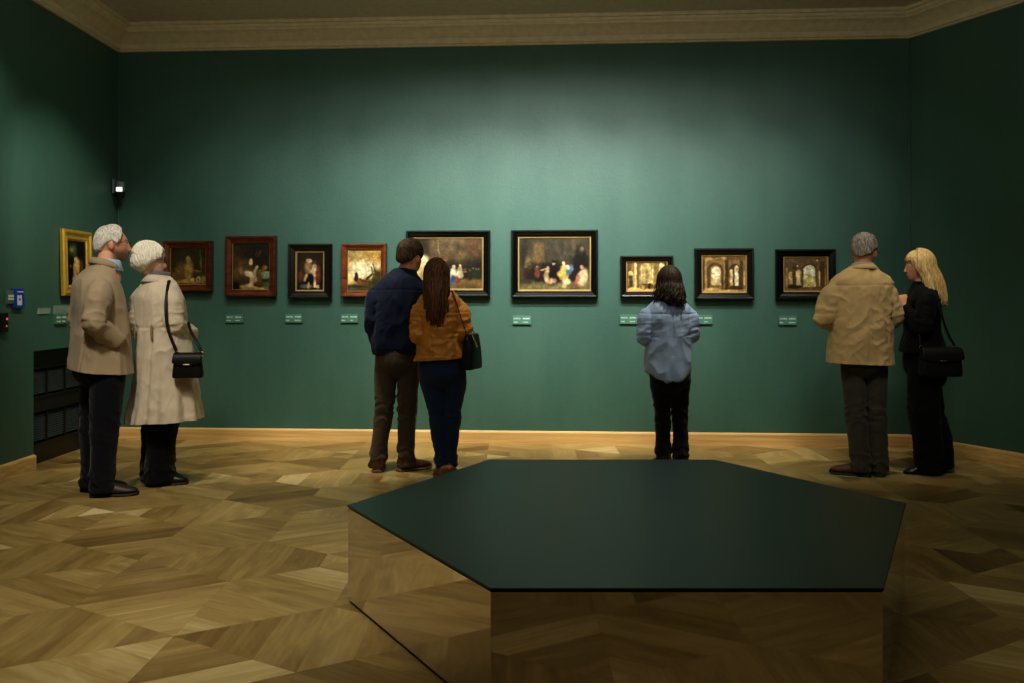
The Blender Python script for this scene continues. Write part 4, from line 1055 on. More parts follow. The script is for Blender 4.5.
M_SKIN = vcol('skin', .5, .35, sss=.12, bump=.06, scale=140)
M_EYE = vcol('eye', .2, .5)
M_SOLE = simple('shoe_sole', (.02, .014, .010, 1), .7)
M_SOLE_TAN = simple('tan_sole', rgb(110, 84, 56), .7)
M_BROWN_SHOE = simple('brown_leather_shoe', rgb(92, 54, 34), .42)
M_DKBROWN = simple('dark_brown_shoe', rgb(58, 46, 34), .5)
M_BLKSHOE = simple('black_shoe', (.01, .01, .011, 1), .35)
M_BAG = simple('black_bag_leather', (.008, .008, .009, 1), .5, 0, .3)
M_BRASS = simple('brass_hardware', (.62, .45, .18, 1), .3, 1)
M_GLS = simple('glasses_frame', (.02, .016, .014, 1), .3)
def noisef(sc, amp, seed=0, mid=.3): return lambda co, no: amp*(ridge(co*np.array(sc), seed)-mid)
def groove(fn, depth, width):
    return lambda co, no: -depth*np.exp(-(fn(co)/width)**2)
SHORT = [(0, .60), (25, .56), (48, .34), (62, .10), (78, -.10), (92, .12), (112, -.02), (135, -.36), (180, -.52)]

# ------------------------------------------------------------------ 1 old man, taupe blazer
p = Person(-2.741, 5.70, R(-50), 'white haired man with glasses in a taupe blazer and navy trousers', 1.78, head=(-.028, .093, 1.648), hyaw=R(-14), hpitch=R(0), skin=(222, 166, 138))
p.arms = {'R': dict(p=[(.20, -.03, 1.37), (.245, -.085, 1.13), (.192, .075, .985)], d=(-.75, .1, -.65), n=(-.3, -.9, 0), side=1),
          'L': dict(p=[(-.20, -.01, 1.37), (-.255, -.05, 1.12), (-.22, .10, .95)], d=(.3, .6, -.6), n=(1, 0, 0), side=-1)}
p.legs = {'R': dict(p=[(.125, .03, .86), (.140, .0, .47), (.146, -.016, .09)], yaw=R(-25)), 'L': dict(p=[(-.085, .02, .86), (-.075, -.01, .47), (-.07, -.02, .09)], yaw=R(-28))}
p.make_body((0.0, .05, 1.50), [(.80, 0, 0, .15, .12, 2), (1.0, 0, .0, .16, .13, 2), (1.2, 0, .0, .165, .12, 2), (1.38, 0, 0, .15, .09, 2), (1.47, 0, .02, .08, .06, 2)], stubble=.75)
M = cloth('taupe_wool', rgb(170, 153, 128), .9, .08)
mb = MB()
mb.add(*loft([(.70, .02, .01, .228, .19, 2.3), (.80, .018, .01, .224, .186, 2.3), (.95, .01, .012, .208, .172, 2.3), (1.12, 0, .015, .20, .16, 2.3), (1.28, 0, .0, .205, .15, 2.3), (1.38, 0, -.01, .20, .13, 2.2), (1.44, 0, .0, .165, .105, 2.1), (1.485, 0, .02, .105, .085, 2), (1.515, 0, .035, .075, .07, 2)], 48, 4))
for k in 'RL': p.sleeve(mb, k, [.080, .076, .071, .067, .064, .060, .055])
jk = p.garment('blazer', mb, M, [p.arm_folds('R', .006, .045), p.arm_folds('L', .006), noisef((5, 5, 2.2), .016, 2), noisef((11, 11, 6), .009, 7),
    groove(lambda c: c[:, 0]+np.where((c[:, 1] < 0) & (c[:, 2] < 1.4), 0, 9), .003, .006),
    groove(lambda c: (c[:, 0]+.14)+np.where((c[:, 1] < 0) & (c[:, 2] < 1.03), 0, 9), .022, .009), groove(lambda c: (c[:, 0]-.15)+np.where((c[:, 1] < 0) & (c[:, 2] < 1.0), 0, 9), .010, .007)], cut=[(.812, -.07, -.08)])
mb = MB().add(*collar_band((0, .045, 1.520), .077, .078, [(-.006, -.02), (-.004, .014), (.002, .019), (.010, .012), (.028, -.022), (.022, -.03), (.006, -.01)], -125, 125, -.24)); mb.build('collar', M, jk)
mb = MB()
for q in range(3): mb.add(*sphere(np.array(p.arms['R']['p'][2])+np.array([.052, -.035-.016*q, .02+.016*q]), (.005, .006, .006), 8, 6))
mb.build('cuff_buttons', M_SOLE, jk)
M_SHIRT1 = cloth('pale_blue_shirt', rgb(176, 200, 236), .8, .05)
mb = MB().add(*collar_band((0, .055, 1.518), .068, .070, [(0, -.03), (.002, .024), (.008, .028), (.014, .02), (.030, -.04), (.024, -.046), (.010, -.01)], -158, 158, -.10)); mb.build('shirt', M_SHIRT1, p.root)
p.trousers([(.66, 0, 0, .17, .14, 2.3), (.8, 0, 0, .195, .155, 2.3), (.93, 0, 0, .19, .15, 2.3), (1.0, 0, 0, .18, .14, 2.2)], [.115, .108, .088, .078, .072, .076], cloth('navy_trousers', rgb(17, 19, 30), .85, .15))
for k in 'RL': make_shoe(p.root, p.legs[k]['p'][2], p.legs[k]['yaw'], .288, .050, 'shoe', M_DKBROWN, M_SOLE)
M_HW = hairmat('grey_white_hair', rgb(190, 184, 176), rgb(246, 242, 234), .6)
p.hair_cap('hair', [(0, .80), (25, .74), (48, .50), (62, .15), (78, -.10), (92, .10), (112, -.08), (135, -.40), (180, -.55)], .017, M_HW, 3, bald=lambda d: 1-.96*np.exp(-(((d[:, 0]+.25)/.26)**2+((d[:, 1]+.22)/.22)**2))*(d[:, 2] > .5), strand=.004, nlock=330, lock_len=.05)
p.glasses(M_GLS)

# ------------------------------------------------------------------ 2 old woman, beige trench coat
p2 = p = Person(-2.402, 5.93, R(-30), 'white haired woman in a beige trench coat standing beside the old man', 1.67, True, head=(-.097, -.035, 1.538), hyaw=R(-46), skin=(244, 204, 182))
p.arms = {'R': dict(p=[(.115, -.02, 1.33), (.145, -.03, 1.10), (.10, .165, 1.03)], d=(-.5, .8, .05), n=(-.7, -.3, 0), side=1),
          'L': dict(p=[(-.195, -.02, 1.33), (-.235, -.03, 1.08), (-.16, .16, 1.0)], d=(.6, .7, .05), n=(.7, -.3, 0), side=-1)}
p.legs = {'R': dict(p=[(.075, 0, .80), (.02, -.02, .44), (-.005, -.03, .09)], yaw=R(-45), lift=0), 'L': dict(p=[(-.085, 0, .80), (-.105, .02, .44), (-.12, .02, .09)], yaw=R(-45))}
p.make_body((-.06, 0, 1.42), [(.75, 0, 0, .14, .11, 2), (.95, 0, .0, .14, .11, 2), (1.1, -.02, .0, .12, .10, 2), (1.28, -.04, 0, .13, .085, 2), (1.38, -.05, .0, .07, .055, 2)], (.038, .033, .022), (.062, .042, .03))
M = cloth('beige_trench', rgb(214, 202, 182), .85, .05)
mb = MB()
mb.add(*loft([(.38, .015, .0, .272, .226, 2.0), (.46, .015, .0, .262, .218, 2.0), (.55, .015, 0, .25, .208, 2.0), (.75, .01, 0, .222, .185, 2.0), (.95, .005, .0, .190, .162, 2.1), (1.08, -.01, .0, .172, .145, 2.2), (1.20, -.03, .0, .178, .138, 2.2), (1.29, -.04, -.005, .185, .125, 2.2), (1.36, -.045, 0, .155, .10, 2.1), (1.40, -.05, .005, .105, .08, 2), (1.43, -.06, .005, .07, .062, 2)], 60, 4))
for k in 'RL': p.sleeve(mb, k, [.068, .066, .062, .060, .058, .054, .050])
def skirt(co, no):
    az = np.arctan2(co[:, 1], co[:, 0]-.01); w = sst(1.0-co[:, 2], .0, .55)*(np.hypot(co[:, 0], co[:, 1]) > .1)
    return .013*w*(np.sin(az*8+np.sin(az*3)*1.4+.5) + .5*np.sin(az*17+1))
coat = p.garment('trench_coat', mb, M, [skirt, p.arm_folds('R', .006), p.arm_folds('L', .006), noisef((6, 6, 3), .012, 12), noisef((13, 13, 9), .008, 17),
    groove(lambda c: np.where(np.abs(c[:, 0]) < .30, c[:, 2]-1.085, 9), .004, .009), groove(lambda c: (c[:, 0]-.075)+np.where((c[:, 1] < 0) & (c[:, 2] < 1.08), 0, 9), .008, .008),
    groove(lambda c: (c[:, 0]+.10)+np.where((c[:, 1] < 0) & (c[:, 2] < 1.08), 0, 9), .008, .008), groove(lambda c: (c[:, 0]+.03)+np.where((c[:, 1] < 0) & (c[:, 2] > 1.08), 0, 9), .003, .006)], cut=[(.445, .05, .02)])
mb = MB().add(*collar_band((-.06, .01, 1.425), .066, .064, [(0, -.02), (.002, .012), (.010, .016), (.024, .006), (.055, -.035), (.048, -.042), (.018, -.01)], -130, 130, -.1)); mb.build('collar', M, coat)
M_TAB = cloth('trench_tab', rgb(150, 132, 106), .85, .05)
for xx, zz in ((.075, 1.06), (-.10, 1.05)):
    mb = MB(); mb.add(*tube([(xx, -.155, zz+.045), (xx+.006, -.162, zz), (xx+.014, -.165, zz-.045)], [(.010, .004)]*3, 8, 3, flat=(1, 0, 0))); mb.build('strap_tab', M_TAB, coat)
M_SCARF = cloth('striped_scarf', rgb(118, 112, 116), .8, .5, streak=(30, 30, 90))
mb = MB().add(*collar_band((-.065, .012, 1.45), .058, .060, [(0, -.03), (.0, .01), (.010, .02), (.018, .004), (.018, -.03)], -170, 170, -.1)); mb.build('scarf', M_SCARF, p.root)
p.trousers([(.58, 0, 0, .14, .12, 2.2), (.75, 0, 0, .16, .13, 2.2), (.9, 0, 0, .15, .12, 2.2)], [.105, .10, .094, .09, .088, .088], cloth('black_trousers', rgb(10, 10, 12), .85, .15), hem=.03)
for k in 'RL': make_shoe(p.root, p.legs[k]['p'][2], p.legs[k]['yaw'], .245, .042, 'shoe', M_BLKSHOE, M_SOLE)
M_HW2 = hairmat('white_hair', rgb(226, 220, 204), rgb(252, 250, 238), .6)
p.hair_cap('hair', [(0, .52), (25, .44), (45, .12), (60, .0), (78, -.16), (92, -.36), (112, -.60), (140, -.74), (180, -.80)], .030, M_HW2, 8, puff=lambda d: .018*np.exp(-((d[:, 1]+.5)/.6)**2)*sst(d[:, 2], -.5, .1) + .006*np.exp(-((d[:, 2]+.05)/.35)**2)*(d[:, 1] < .2) - .022*sst(-d[:, 2], .2, .62), strand=.0045, nlock=500, lock_len=.08, lock_r=.0034, stray=.007)
p.glasses(simple('brown_glasses', rgb(70, 34, 24), .3), .0024)

# ------------------------------------------------------------------ 3 man in navy jacket
p = Person(-.856, 6.40, 0.0, 'brown haired man in a navy jacket and dark brown trousers', 1.72, head=(.098, .01, 1.584), hyaw=R(-30), hpitch=R(3), skin=(214, 156, 124))
p.arms = {'L': dict(p=[(-.145, -.01, 1.36), (-.172, -.03, 1.10), (-.140, .11, .90)], d=(.3, .5, -.7), n=(1, 0, 0), side=-1),
          'R': dict(p=[(.20, -.01, 1.36), (.215, .0, 1.12), (.10, .17, 1.10)], d=(-.8, .4, 0), n=(0, -1, 0), side=1)}
p.legs = {'L': dict(p=[(-.078, 0, .84), (-.098, .0, .46), (-.140, -.02, .09)], yaw=R(4)), 'R': dict(p=[(.095, 0, .84), (.075, .0, .46), (.068, .0, .09)], yaw=R(-52))}
p.make_body((.06, 0, 1.46), [(.78, 0, 0, .14, .11, 2), (.95, 0.01, .0, .15, .11, 2), (1.15, .02, .0, .15, .11, 2), (1.33, .03, 0, .14, .09, 2), (1.43, .04, .0, .08, .06, 2)], stubble=.25)
M = cloth('navy_jacket_fabric', rgb(18, 32, 60), .75, .10, sheen=.1)
mb = MB()
mb.add(*loft([(.80, -.008, .0, .160, .128, 2.4), (.87, -.008, .0, .162, .130, 2.4), (.887, -.008, 0, .166, .134, 2.4), (.90, -.005, 0, .176, .142, 2.4), (1.0, .0, 0, .184, .145, 2.4), (1.15, .015, 0, .186, .14, 2.4), (1.28, .025, 0, .192, .132, 2.3), (1.36, .03, 0, .188, .118, 2.2), (1.42, .035, .0, .150, .098, 2.1), (1.46, .045, .005, .10, .08, 2), (1.50, .055, .01, .072, .068, 2)], 48, 4))
p.sleeve(mb, 'L', [.070, .070, .066, .062, .060, .056, .046]); p.sleeve(mb, 'R', [.070, .068, .064, .060, .058, .054, .046])
p.garment('jacket', mb, M, [p.arm_folds('L', .006, .05), noisef((5, 5, 2.2), .014, 22), noisef((12, 12, 6), .008, 27),
    groove(lambda c: np.where(c[:, 1] < 0, c[:, 2]-1.345+.02*np.abs(c[:, 0]-.03), 9), .003, .006), groove(lambda c: c[:, 2]-.90, .004, .007),
    noisef((30, 30, 3), .003, 29)], cut=[(.868, 0, 0)])
M_KNIT = cloth('navy_collar', rgb(18, 28, 52), .9, .1)
mb = MB().add(*collar_band((.062, .012, 1.478), .068, .066, [(0, -.02), (.0, .018), (.006, .022), (.012, .016), (.020, -.016), (.012, -.02)], -165, 165, -.1)); mb.build('collar', M_KNIT, p.root)
p.trousers([(.66, 0, 0, .155, .13, 2.3), (.78, 0, 0, .168, .142, 2.3), (.92, 0, 0, .160, .13, 2.3)], [.092, .083, .068, .061, .057, .060], cloth('dark_brown_chinos', rgb(74, 64, 52), .9, .15))
for k in 'LR': make_shoe(p.root, p.legs[k]['p'][2], p.legs[k]['yaw'], .29, .049, 'boot', M_BROWN_SHOE, M_SOLE_TAN)
p.hair_cap('hair', [(0, .60), (25, .56), (48, .34), (62, .10), (78, -.10), (92, .12), (112, .04), (135, -.24), (180, -.40)], .016, hairmat('brown_hair', rgb(36, 26, 17), rgb(88, 66, 44), .6), 11, puff=lambda d: .014*sst(d[:, 2], .2, .9), strand=.006, nlock=420, lock_len=.055, stray=.007)

# ------------------------------------------------------------------ 4 woman in tan leather jacket
p4 = p = Person(-.509, 6.12, 0.0, 'long haired woman in a tan leather jacket and blue jeans', 1.575, True, head=(-.026, .0, 1.445), hyaw=R(6), hpitch=R(2), skin=(218, 164, 134))
p.arms = {'L': dict(p=[(-.135, -.01, 1.25), (-.148, -.03, 1.02), (-.07, .17, 1.06)], d=(.8, .4, .1), n=(0, -1, 0), side=-1),
          'R': dict(p=[(.135, -.01, 1.25), (.165, -.03, 1.03), (.12, .16, 1.02)], d=(-.7, .5, .1), n=(0, -1, 0), side=1)}
p.legs = {'L': dict(p=[(-.070, 0, .76), (-.022, .0, .46), (.005, .0, .12)], yaw=R(16)), 'R': dict(p=[(.100, 0, .76), (.085, .0, .46), (.070, .0, .12)], yaw=R(-5))}
p.make_body((-.012, 0, 1.335), [(.70, .01, 0, .13, .10, 2), (.88, .005, .0, .125, .10, 2), (1.05, .0, .0, .11, .09, 2), (1.22, .0, 0, .12, .08, 2), (1.31, -.005, .0, .06, .05, 2)], (.034, .030, .020), (.058, .038, .028))
M = cloth('tan_leather', rgb(198, 138, 62), .42, .22, weave=160, bump=.25, sheen=0, spec=.45)
mb = MB()
mb.add(*loft([(.79, .005, 0, .190, .142, 2.3), (.85, .005, 0, .182, .138, 2.3), (.90, .005, 0, .172, .132, 2.3), (1.0, .002, 0, .150, .118, 2.3), (1.10, .0, 0, .152, .115, 2.3), (1.20, 0, 0, .165, .112, 2.3), (1.26, -.002, 0, .158, .102, 2.2), (1.31, -.006, 0, .115, .085, 2.1), (1.345, -.012, .0, .065, .06, 2)], 48, 4))
for k in 'LR': p.sleeve(mb, k, [.062, .060, .056, .054, .051, .048, .044])
jk = p.garment('leather_jacket', mb, M, [p.arm_folds('L', .007, .032), p.arm_folds('R', .007, .032), noisef((7, 7, 9), .014, 32), noisef((14, 14, 20), .010, 37),
    groove(lambda c: np.where(c[:, 1] < 0, c[:, 2]-1.185, 9), .004, .006), groove(lambda c: (c[:, 0]-.055-.1*(c[:, 2]-1))+np.where((c[:, 1] < 0) & (c[:, 2] < 1.19), 0, 9), .003, .006), groove(lambda c: (c[:, 0]+.055+.1*(c[:, 2]-1))+np.where((c[:, 1] < 0) & (c[:, 2] < 1.19), 0, 9), .003, .006), groove(lambda c: c[:, 2]-.882, .003, .006)], cut=[(.852, .06, 0)])
mb = MB().add(*collar_band((-.012, .005, 1.335), .060, .058, [(0, -.02), (.0, .02), (.008, .024), (.02, .01), (.04, -.02), (.03, -.026)], -140, 140, -.05)); mb.build('collar', M, jk)
M_JEAN = cloth('blue_denim', rgb(34, 54, 90), .85, .30)
jn = p.trousers([(.60, .012, 0, .158, .125, 2.2), (.70, .012, 0, .176, .138, 2.2), (.78, .010, 0, .168, .13, 2.2), (.90, .006, 0, .140, .11, 2.2)], [.098, .087, .058, .053, .035, .034], M_JEAN, 'jeans', hem=.09, fl=(.004, .03))
M_TANBOOT = simple('taupe_suede_boot', rgb(128, 92, 66), .8)
for k in 'LR': make_shoe(p.root, p.legs[k]['p'][2], p.legs[k]['yaw'], .225, .038, 'boot', M_TANBOOT, M_SOLE_TAN)
M_LH = hairmat('long_brown_hair', rgb(42, 27, 18), rgb(136, 92, 62), .5)
mb = MB(); p.long_hair(mb, -118, 118, lambda az: .345-.05*abs(az)/118 + (.02 if az > 0 else 0), 380, 5, .0055, .023, .95, -.18, .9, back=-.075, wave=.010)
d, f = unit_sphere(60, 40); P = head_pts(d, 1.0, True) + d*(.010*sst(d[:, 2]-.35*d[:, 1], .0, .3) - .012*(1-sst(d[:, 2]-.35*d[:, 1], .0, .3)))[:, None]; mb.add(p.H(P), f)
mb.build('hair', M_LH, p.root)

# ------------------------------------------------------------------ 5 woman in light blue shirt
p = Person(1.179, 6.5, R(2), 'dark haired woman in a light blue shirt and black trousers', 1.53, True, head=(.008, .0, 1.413), hyaw=R(24), hpitch=R(2), skin=(206, 150, 120))
p.arms = {'L': dict(p=[(-.150, -.01, 1.195), (-.180, -.02, .985), (-.08, .17, 1.0)], d=(.8, .4, .1), n=(0, -1, 0), side=-1),
          'R': dict(p=[(.158, -.01, 1.195), (.165, -.01, 1.0), (.09, .18, 1.02)], d=(-.8, .4, .1), n=(0, -1, 0), side=1)}
p.legs = {'L': dict(p=[(-.062, 0, .70), (-.045, .0, .42), (-.040, -.01, .09)], yaw=R(8)), 'R': dict(p=[(.085, 0, .70), (.092, .0, .42), (.098, .0, .09)], yaw=R(-8))}
p.make_body((.012, 0, 1.28), [(.62, .01, 0, .13, .10, 2), (.82, .005, .0, .12, .095, 2), (1.0, .0, .0, .11, .09, 2), (1.17, .005, 0, .125, .08, 2), (1.26, .01, .0, .065, .05, 2)], (.034, .030, .020), (.055, .038, .028))
M = cloth('light_blue_shirt', rgb(150, 174, 212), .85, .06)
mb = MB()
mb.add(*loft([(.660, .002, 0, .172, .135, 2.3, .080), (.72, .002, 0, .172, .134, 2.3, .05), (.80, .0, 0, .166, .128, 2.3, .01), (.92, .0, 0, .160, .122, 2.3), (1.04, .005, 0, .162, .118, 2.3), (1.14, .008, 0, .172, .112, 2.3), (1.20, .008, 0, .168, .102, 2.2), (1.25, .01, 0, .125, .085, 2.1), (1.288, .012, 0, .066, .06, 2)], 48, 4))
for k in 'LR': p.sleeve(mb, k, [.060, .058, .056, .053, .050, .047, .043])
sh = p.garment('shirt', mb, M, [p.arm_folds('L', .006, .03), p.arm_folds('R', .006, .03), noisef((7, 7, 3.0), .017, 42), noisef((13, 13, 6), .008, 47),
    groove(lambda c: np.where(c[:, 1] < 0, c[:, 2]-1.165, 9), .004, .006), groove(lambda c: (c[:, 0]-.01)+np.where((c[:, 1] < 0) & (c[:, 2] < 1.16) & (c[:, 2] > .85), 0, 9), .004, .008)])
mb = MB().add(*collar_band((.012, .0, 1.285), .062, .060, [(0, -.02), (.0, .012), (.008, .016), (.018, .006), (.032, -.02), (.026, -.026)], -150, 150, -.05)); mb.build('collar', M, sh)
p.trousers([(.52, .014, 0, .150, .12, 2.2), (.64, .014, 0, .165, .132, 2.2), (.78, .01, 0, .145, .115, 2.2)], [.092, .076, .056, .053, .052, .054], cloth('black_trousers_plain', rgb(9, 10, 13), .85, .15))
for k in 'LR': make_shoe(p.root, p.legs[k]['p'][2], p.legs[k]['yaw'], .235, .041, 'shoe', M_BLKSHOE, M_SOLE)
M_DH = hairmat('dark_brown_hair', rgb(18, 13, 10), rgb(60, 46, 37), .62)
mb = MB(); p.long_hair(mb, -128, 110, lambda az: .185-.03*abs(az)/118 + .012*math.sin(az*.11), 300, 15, .0055, .017, 1.0, .24, 1.6, back=-.04, wave=.013)
d, f = unit_sphere(60, 40); P = head_pts(d, 1.0, True) + d*(.010*sst(d[:, 2]-.35*d[:, 1], .0, .3) - .012*(1-sst(d[:, 2]-.35*d[:, 1], .0, .3)))[:, None]; mb.add(p.H(P), f)
mb.build('hair', M_DH, p.root)

# ------------------------------------------------------------------ 6 man in camel blazer
p = Person(2.506, 6.246, R(-3), 'grey haired man in a tan blazer and dark grey trousers', 1.757, head=(.060, .03, 1.618), hyaw=R(-32), hpitch=R(0), skin=(206, 150, 120))
p.arms = {'L': dict(p=[(-.155, -.01, 1.375), (-.240, -.02, 1.145), (-.14, .19, 1.10)], d=(.8, .5, .1), n=(0, -1, 0), side=-1),
          'R': dict(p=[(.185, -.01, 1.375), (.236, -.02, 1.15), (.16, .20, 1.12)], d=(-.8, .5, .1), n=(0, -1, 0), side=1)}
p.legs = {'L': dict(p=[(-.035, 0, .84), (-.012, .0, .45), (.015, -.03, .09)], yaw=R(62)), 'R': dict(p=[(.125, 0, .84), (.143, .0, .45), (.148, .0, .09)], yaw=R(-6))}
p.make_body((.04, .0, 1.50), [(.80, .04, 0, .14, .11, 2), (1.0, .03, .0, .16, .12, 2), (1.2, .03, .0, .16, .12, 2), (1.38, .03, 0, .14, .09, 2), (1.47, .035, .0, .08, .06, 2)], stubble=.4)
M = cloth('tan_cotton_blazer', rgb(200, 174, 128), .85, .06)
mb = MB()
mb.add(*loft([(.75, .018, 0, .236, .174, 2.5), (.82, .018, 0, .229, .170, 2.5), (.90, .02, 0, .220, .163, 2.4), (1.05, .025, 0, .205, .152, 2.4), (1.18, .026, 0, .205, .145, 2.4), (1.30, .027, 0, .215, .138, 2.3), (1.39, .027, 0, .216, .122, 2.2), (1.445, .03, .0, .178, .10, 2.1), (1.49, .036, .005, .105, .082, 2), (1.52, .042, .01, .075, .07, 2)], 48, 4))
for k in 'LR': p.sleeve(mb, k, [.074, .072, .068, .066, .062, .057, .050])
def xfold(co, no):
    b = (co[:, 1] < 0)*np.exp(-((co[:, 2]-1.12)/.22)**2)
    x = co[:, 0]-.03; sg = np.where(x > 0, 1, -1)
    wp = fbm(co*4.5, 55, 2)*5
    q = np.stack([x*6+wp*.4, co[:, 1]*5, (co[:, 2]+.45*np.abs(x))*13 + sg*3 + wp], 1)
    return .012*b*(ridge(q, 51)-.33)
jk = p.garment('blazer', mb, M, [p.arm_folds('L', .008, .045), p.arm_folds('R', .008, .045), xfold, noisef((6, 6, 4), .014, 52), noisef((13, 13, 12), .010, 57),
    groove(lambda c: (c[:, 0]-.03)+np.where((c[:, 1] < 0) & (c[:, 2] < 1.36), 0, 9), .003, .006), groove(lambda c: np.where(c[:, 1] < 0, c[:, 2]-1.375, 9), .003, .006),
    groove(lambda c: (c[:, 0]-.155-.10*(1.1-c[:, 2]))+np.where((c[:, 1] < 0) & (c[:, 2] < 1.2), 0, 9), .004, .007), groove(lambda c: (c[:, 0]+.10+.10*(1.1-c[:, 2]))+np.where((c[:, 1] < 0) & (c[:, 2] < 1.2), 0, 9), .004, .007)], cut=[(.812, -.03, 0)])
mb = MB().add(*collar_band((.042, .012, 1.508), .084, .082, [(-.008, -.02), (-.006, .008), (.0, .013), (.008, .007), (.026, -.022), (.020, -.03)], -135, 135, -.15)); mb.build('collar', M, jk)
M_SH6 = cloth('pale_checked_shirt', rgb(190, 186, 180), .8, .1)
mb = MB().add(*collar_band((.045, .016, 1.515), .066, .064, [(0, -.03), (.0, .018), (.006, .022), (.014, .012), (.02, -.03)], -160, 160, -.15)); mb.build('shirt', M_SH6, p.root)
p.trousers([(.66, .045, 0, .150, .135, 2.3), (.80, .045, 0, .170, .148, 2.3), (.95, .035, 0, .165, .14, 2.3)], [.092, .082, .068, .066, .064, .066], cloth('dark_grey_corduroy', rgb(74, 72, 65), .9, .12))
for k in 'LR': make_shoe(p.root, p.legs[k]['p'][2], p.legs[k]['yaw'], .28, .049, 'shoe', M_BROWN_SHOE, M_SOLE)
p.hair_cap('hair', [(0, .66), (25, .60), (48, .38), (62, .10), (78, -.12), (92, .14), (112, .06), (135, -.22), (180, -.36)], .015, hairmat('grey_hair', rgb(88, 82, 76), rgb(176, 168, 158), .5), 21, puff=lambda d: .014*sst(d[:, 2], .35, .9), strand=.005, nlock=380, lock_len=.045)
p.glasses(M_GLS)

# ------------------------------------------------------------------ 7 blond woman in black
p7 = p = Person(3.03, 6.35, R(72), 'blond woman in black with raised hands at the right corner', 1.647, True, head=(0, .020, 1.520), hyaw=R(6), hpitch=R(-2), skin=(218, 164, 136))
p.arms = {'L': dict(p=[(-.155, -.02, 1.31), (-.185, .02, 1.07), (-.070, .130, 1.225)], d=(.25, .10, .95), n=(.85, .1, -.3), side=-1, curl=(35, 55, 40)),
          'R': dict(p=[(.155, -.02, 1.31), (.185, .03, 1.07), (.035, .140, 1.215)], d=(-.30, .10, .95), n=(-.85, .1, -.3), side=1, curl=(30, 50, 40))}
p.legs = {'L': dict(p=[(-.078, 0, .82), (-.085, .0, .45), (-.085, -.035, .14)], yaw=R(8), lift=.05), 'R': dict(p=[(.078, -.01, .82), (.08, -.05, .45), (.075, -.138, .14)], yaw=R(8), lift=.05)}
p.make_body((0, .005, 1.385), [(.75, 0, 0, .13, .11, 2), (.95, 0, .0, .12, .10, 2), (1.08, 0, .0, .11, .09, 2), (1.26, 0, 0, .125, .085, 2), (1.35, 0, .0, .07, .055, 2)], (.036, .031, .021), (.06, .042, .03))
M_BK = cloth('black_top_fabric', rgb(15, 15, 17), .8, .15, sheen=.05)
mb = MB()
mb.add(*loft([(.85, 0, 0, .185, .160, 2.2), (.90, 0, 0, .180, .155, 2.2), (.95, 0, 0, .170, .143, 2.2), (1.05, 0, 0, .145, .118, 2.2), (1.16, 0, .005, .155, .125, 2.2), (1.26, 0, .0, .172, .115, 2.2), (1.32, 0, -.005, .160, .10, 2.1), (1.365, 0, 0, .105, .08, 2), (1.40, 0, 0, .06, .055, 2)], 48, 4))
for k in 'LR': p.sleeve(mb, k, [.062, .060, .057, .054, .050, .046, .041])
p.garment('black_top', mb, M_BK, [p.arm_folds('L', .006, .03), p.arm_folds('R', .006, .03), noisef((7, 7, 4), .012, 62), noisef((14, 14, 9), .007, 67)], cut=[(.888, 0, 0)])
M_BT = cloth('wide_black_trousers', rgb(12, 12, 14), .85, .15, sheen=.05)
p.trousers([(.56, 0, -.02, .150, .125, 2.2), (.78, 0, -.01, .165, .135, 2.2), (.86, 0, -.005, .160, .132, 2.2), (.97, 0, 0, .14, .115, 2.2)], [.115, .112, .104, .098, .092, .088], M_BT, 'wide_trousers', hem=.03)
for k in 'LR': make_shoe(p.root, p.legs[k]['p'][2], p.legs[k]['yaw'], .235, .040, 'heel', M_BLKSHOE, M_BLKSHOE, .06)
M_BH = hairmat('blond_hair', rgb(190, 152, 92), rgb(250, 226, 170), .5)
mb = MB(); p.long_hair(mb, -112, 112, lambda az: .30-.05*abs(az)/112, 380, 25, .0055, .026, .95, .14, .5, back=-.10)
d, f = unit_sphere(60, 40); cv = sst(d[:, 2]-.42*d[:, 1], .02, .22)*(1-.9*((d[:, 1] > .55) & (d[:, 2] < .45))); P = head_pts(d, 1.0, True) + d*(.016*cv - .014*(1-cv))[:, None]; mb.add(p.H(P), f)
rg = np.random.RandomState(6)
for i in range(90):                                                          # swept fringe
    sx = rg.choice([-1, 1]); a = rg.uniform(.1, 1.25)*sx; pts = []
    for k in range(6):
        u = k/5; az = a*(.55+.7*u); el = 1.25-u*rg.uniform(.72, .95)*(1.0 if abs(a) < .7 else 1.35)
        dd = np.array([math.sin(az)*math.cos(el), math.cos(az)*math.cos(el), math.sin(el)]); pts.append(head_pts(dd[None], 1.0, True)[0] + dd*(.016+.008*math.sin(PI*u)))
    mb.add(*tube(p.H(np.array(pts)), [(.008, .004)]*5+[(.003, .002)], 6, 2))
mb.build('hair', M_BH, p.root)

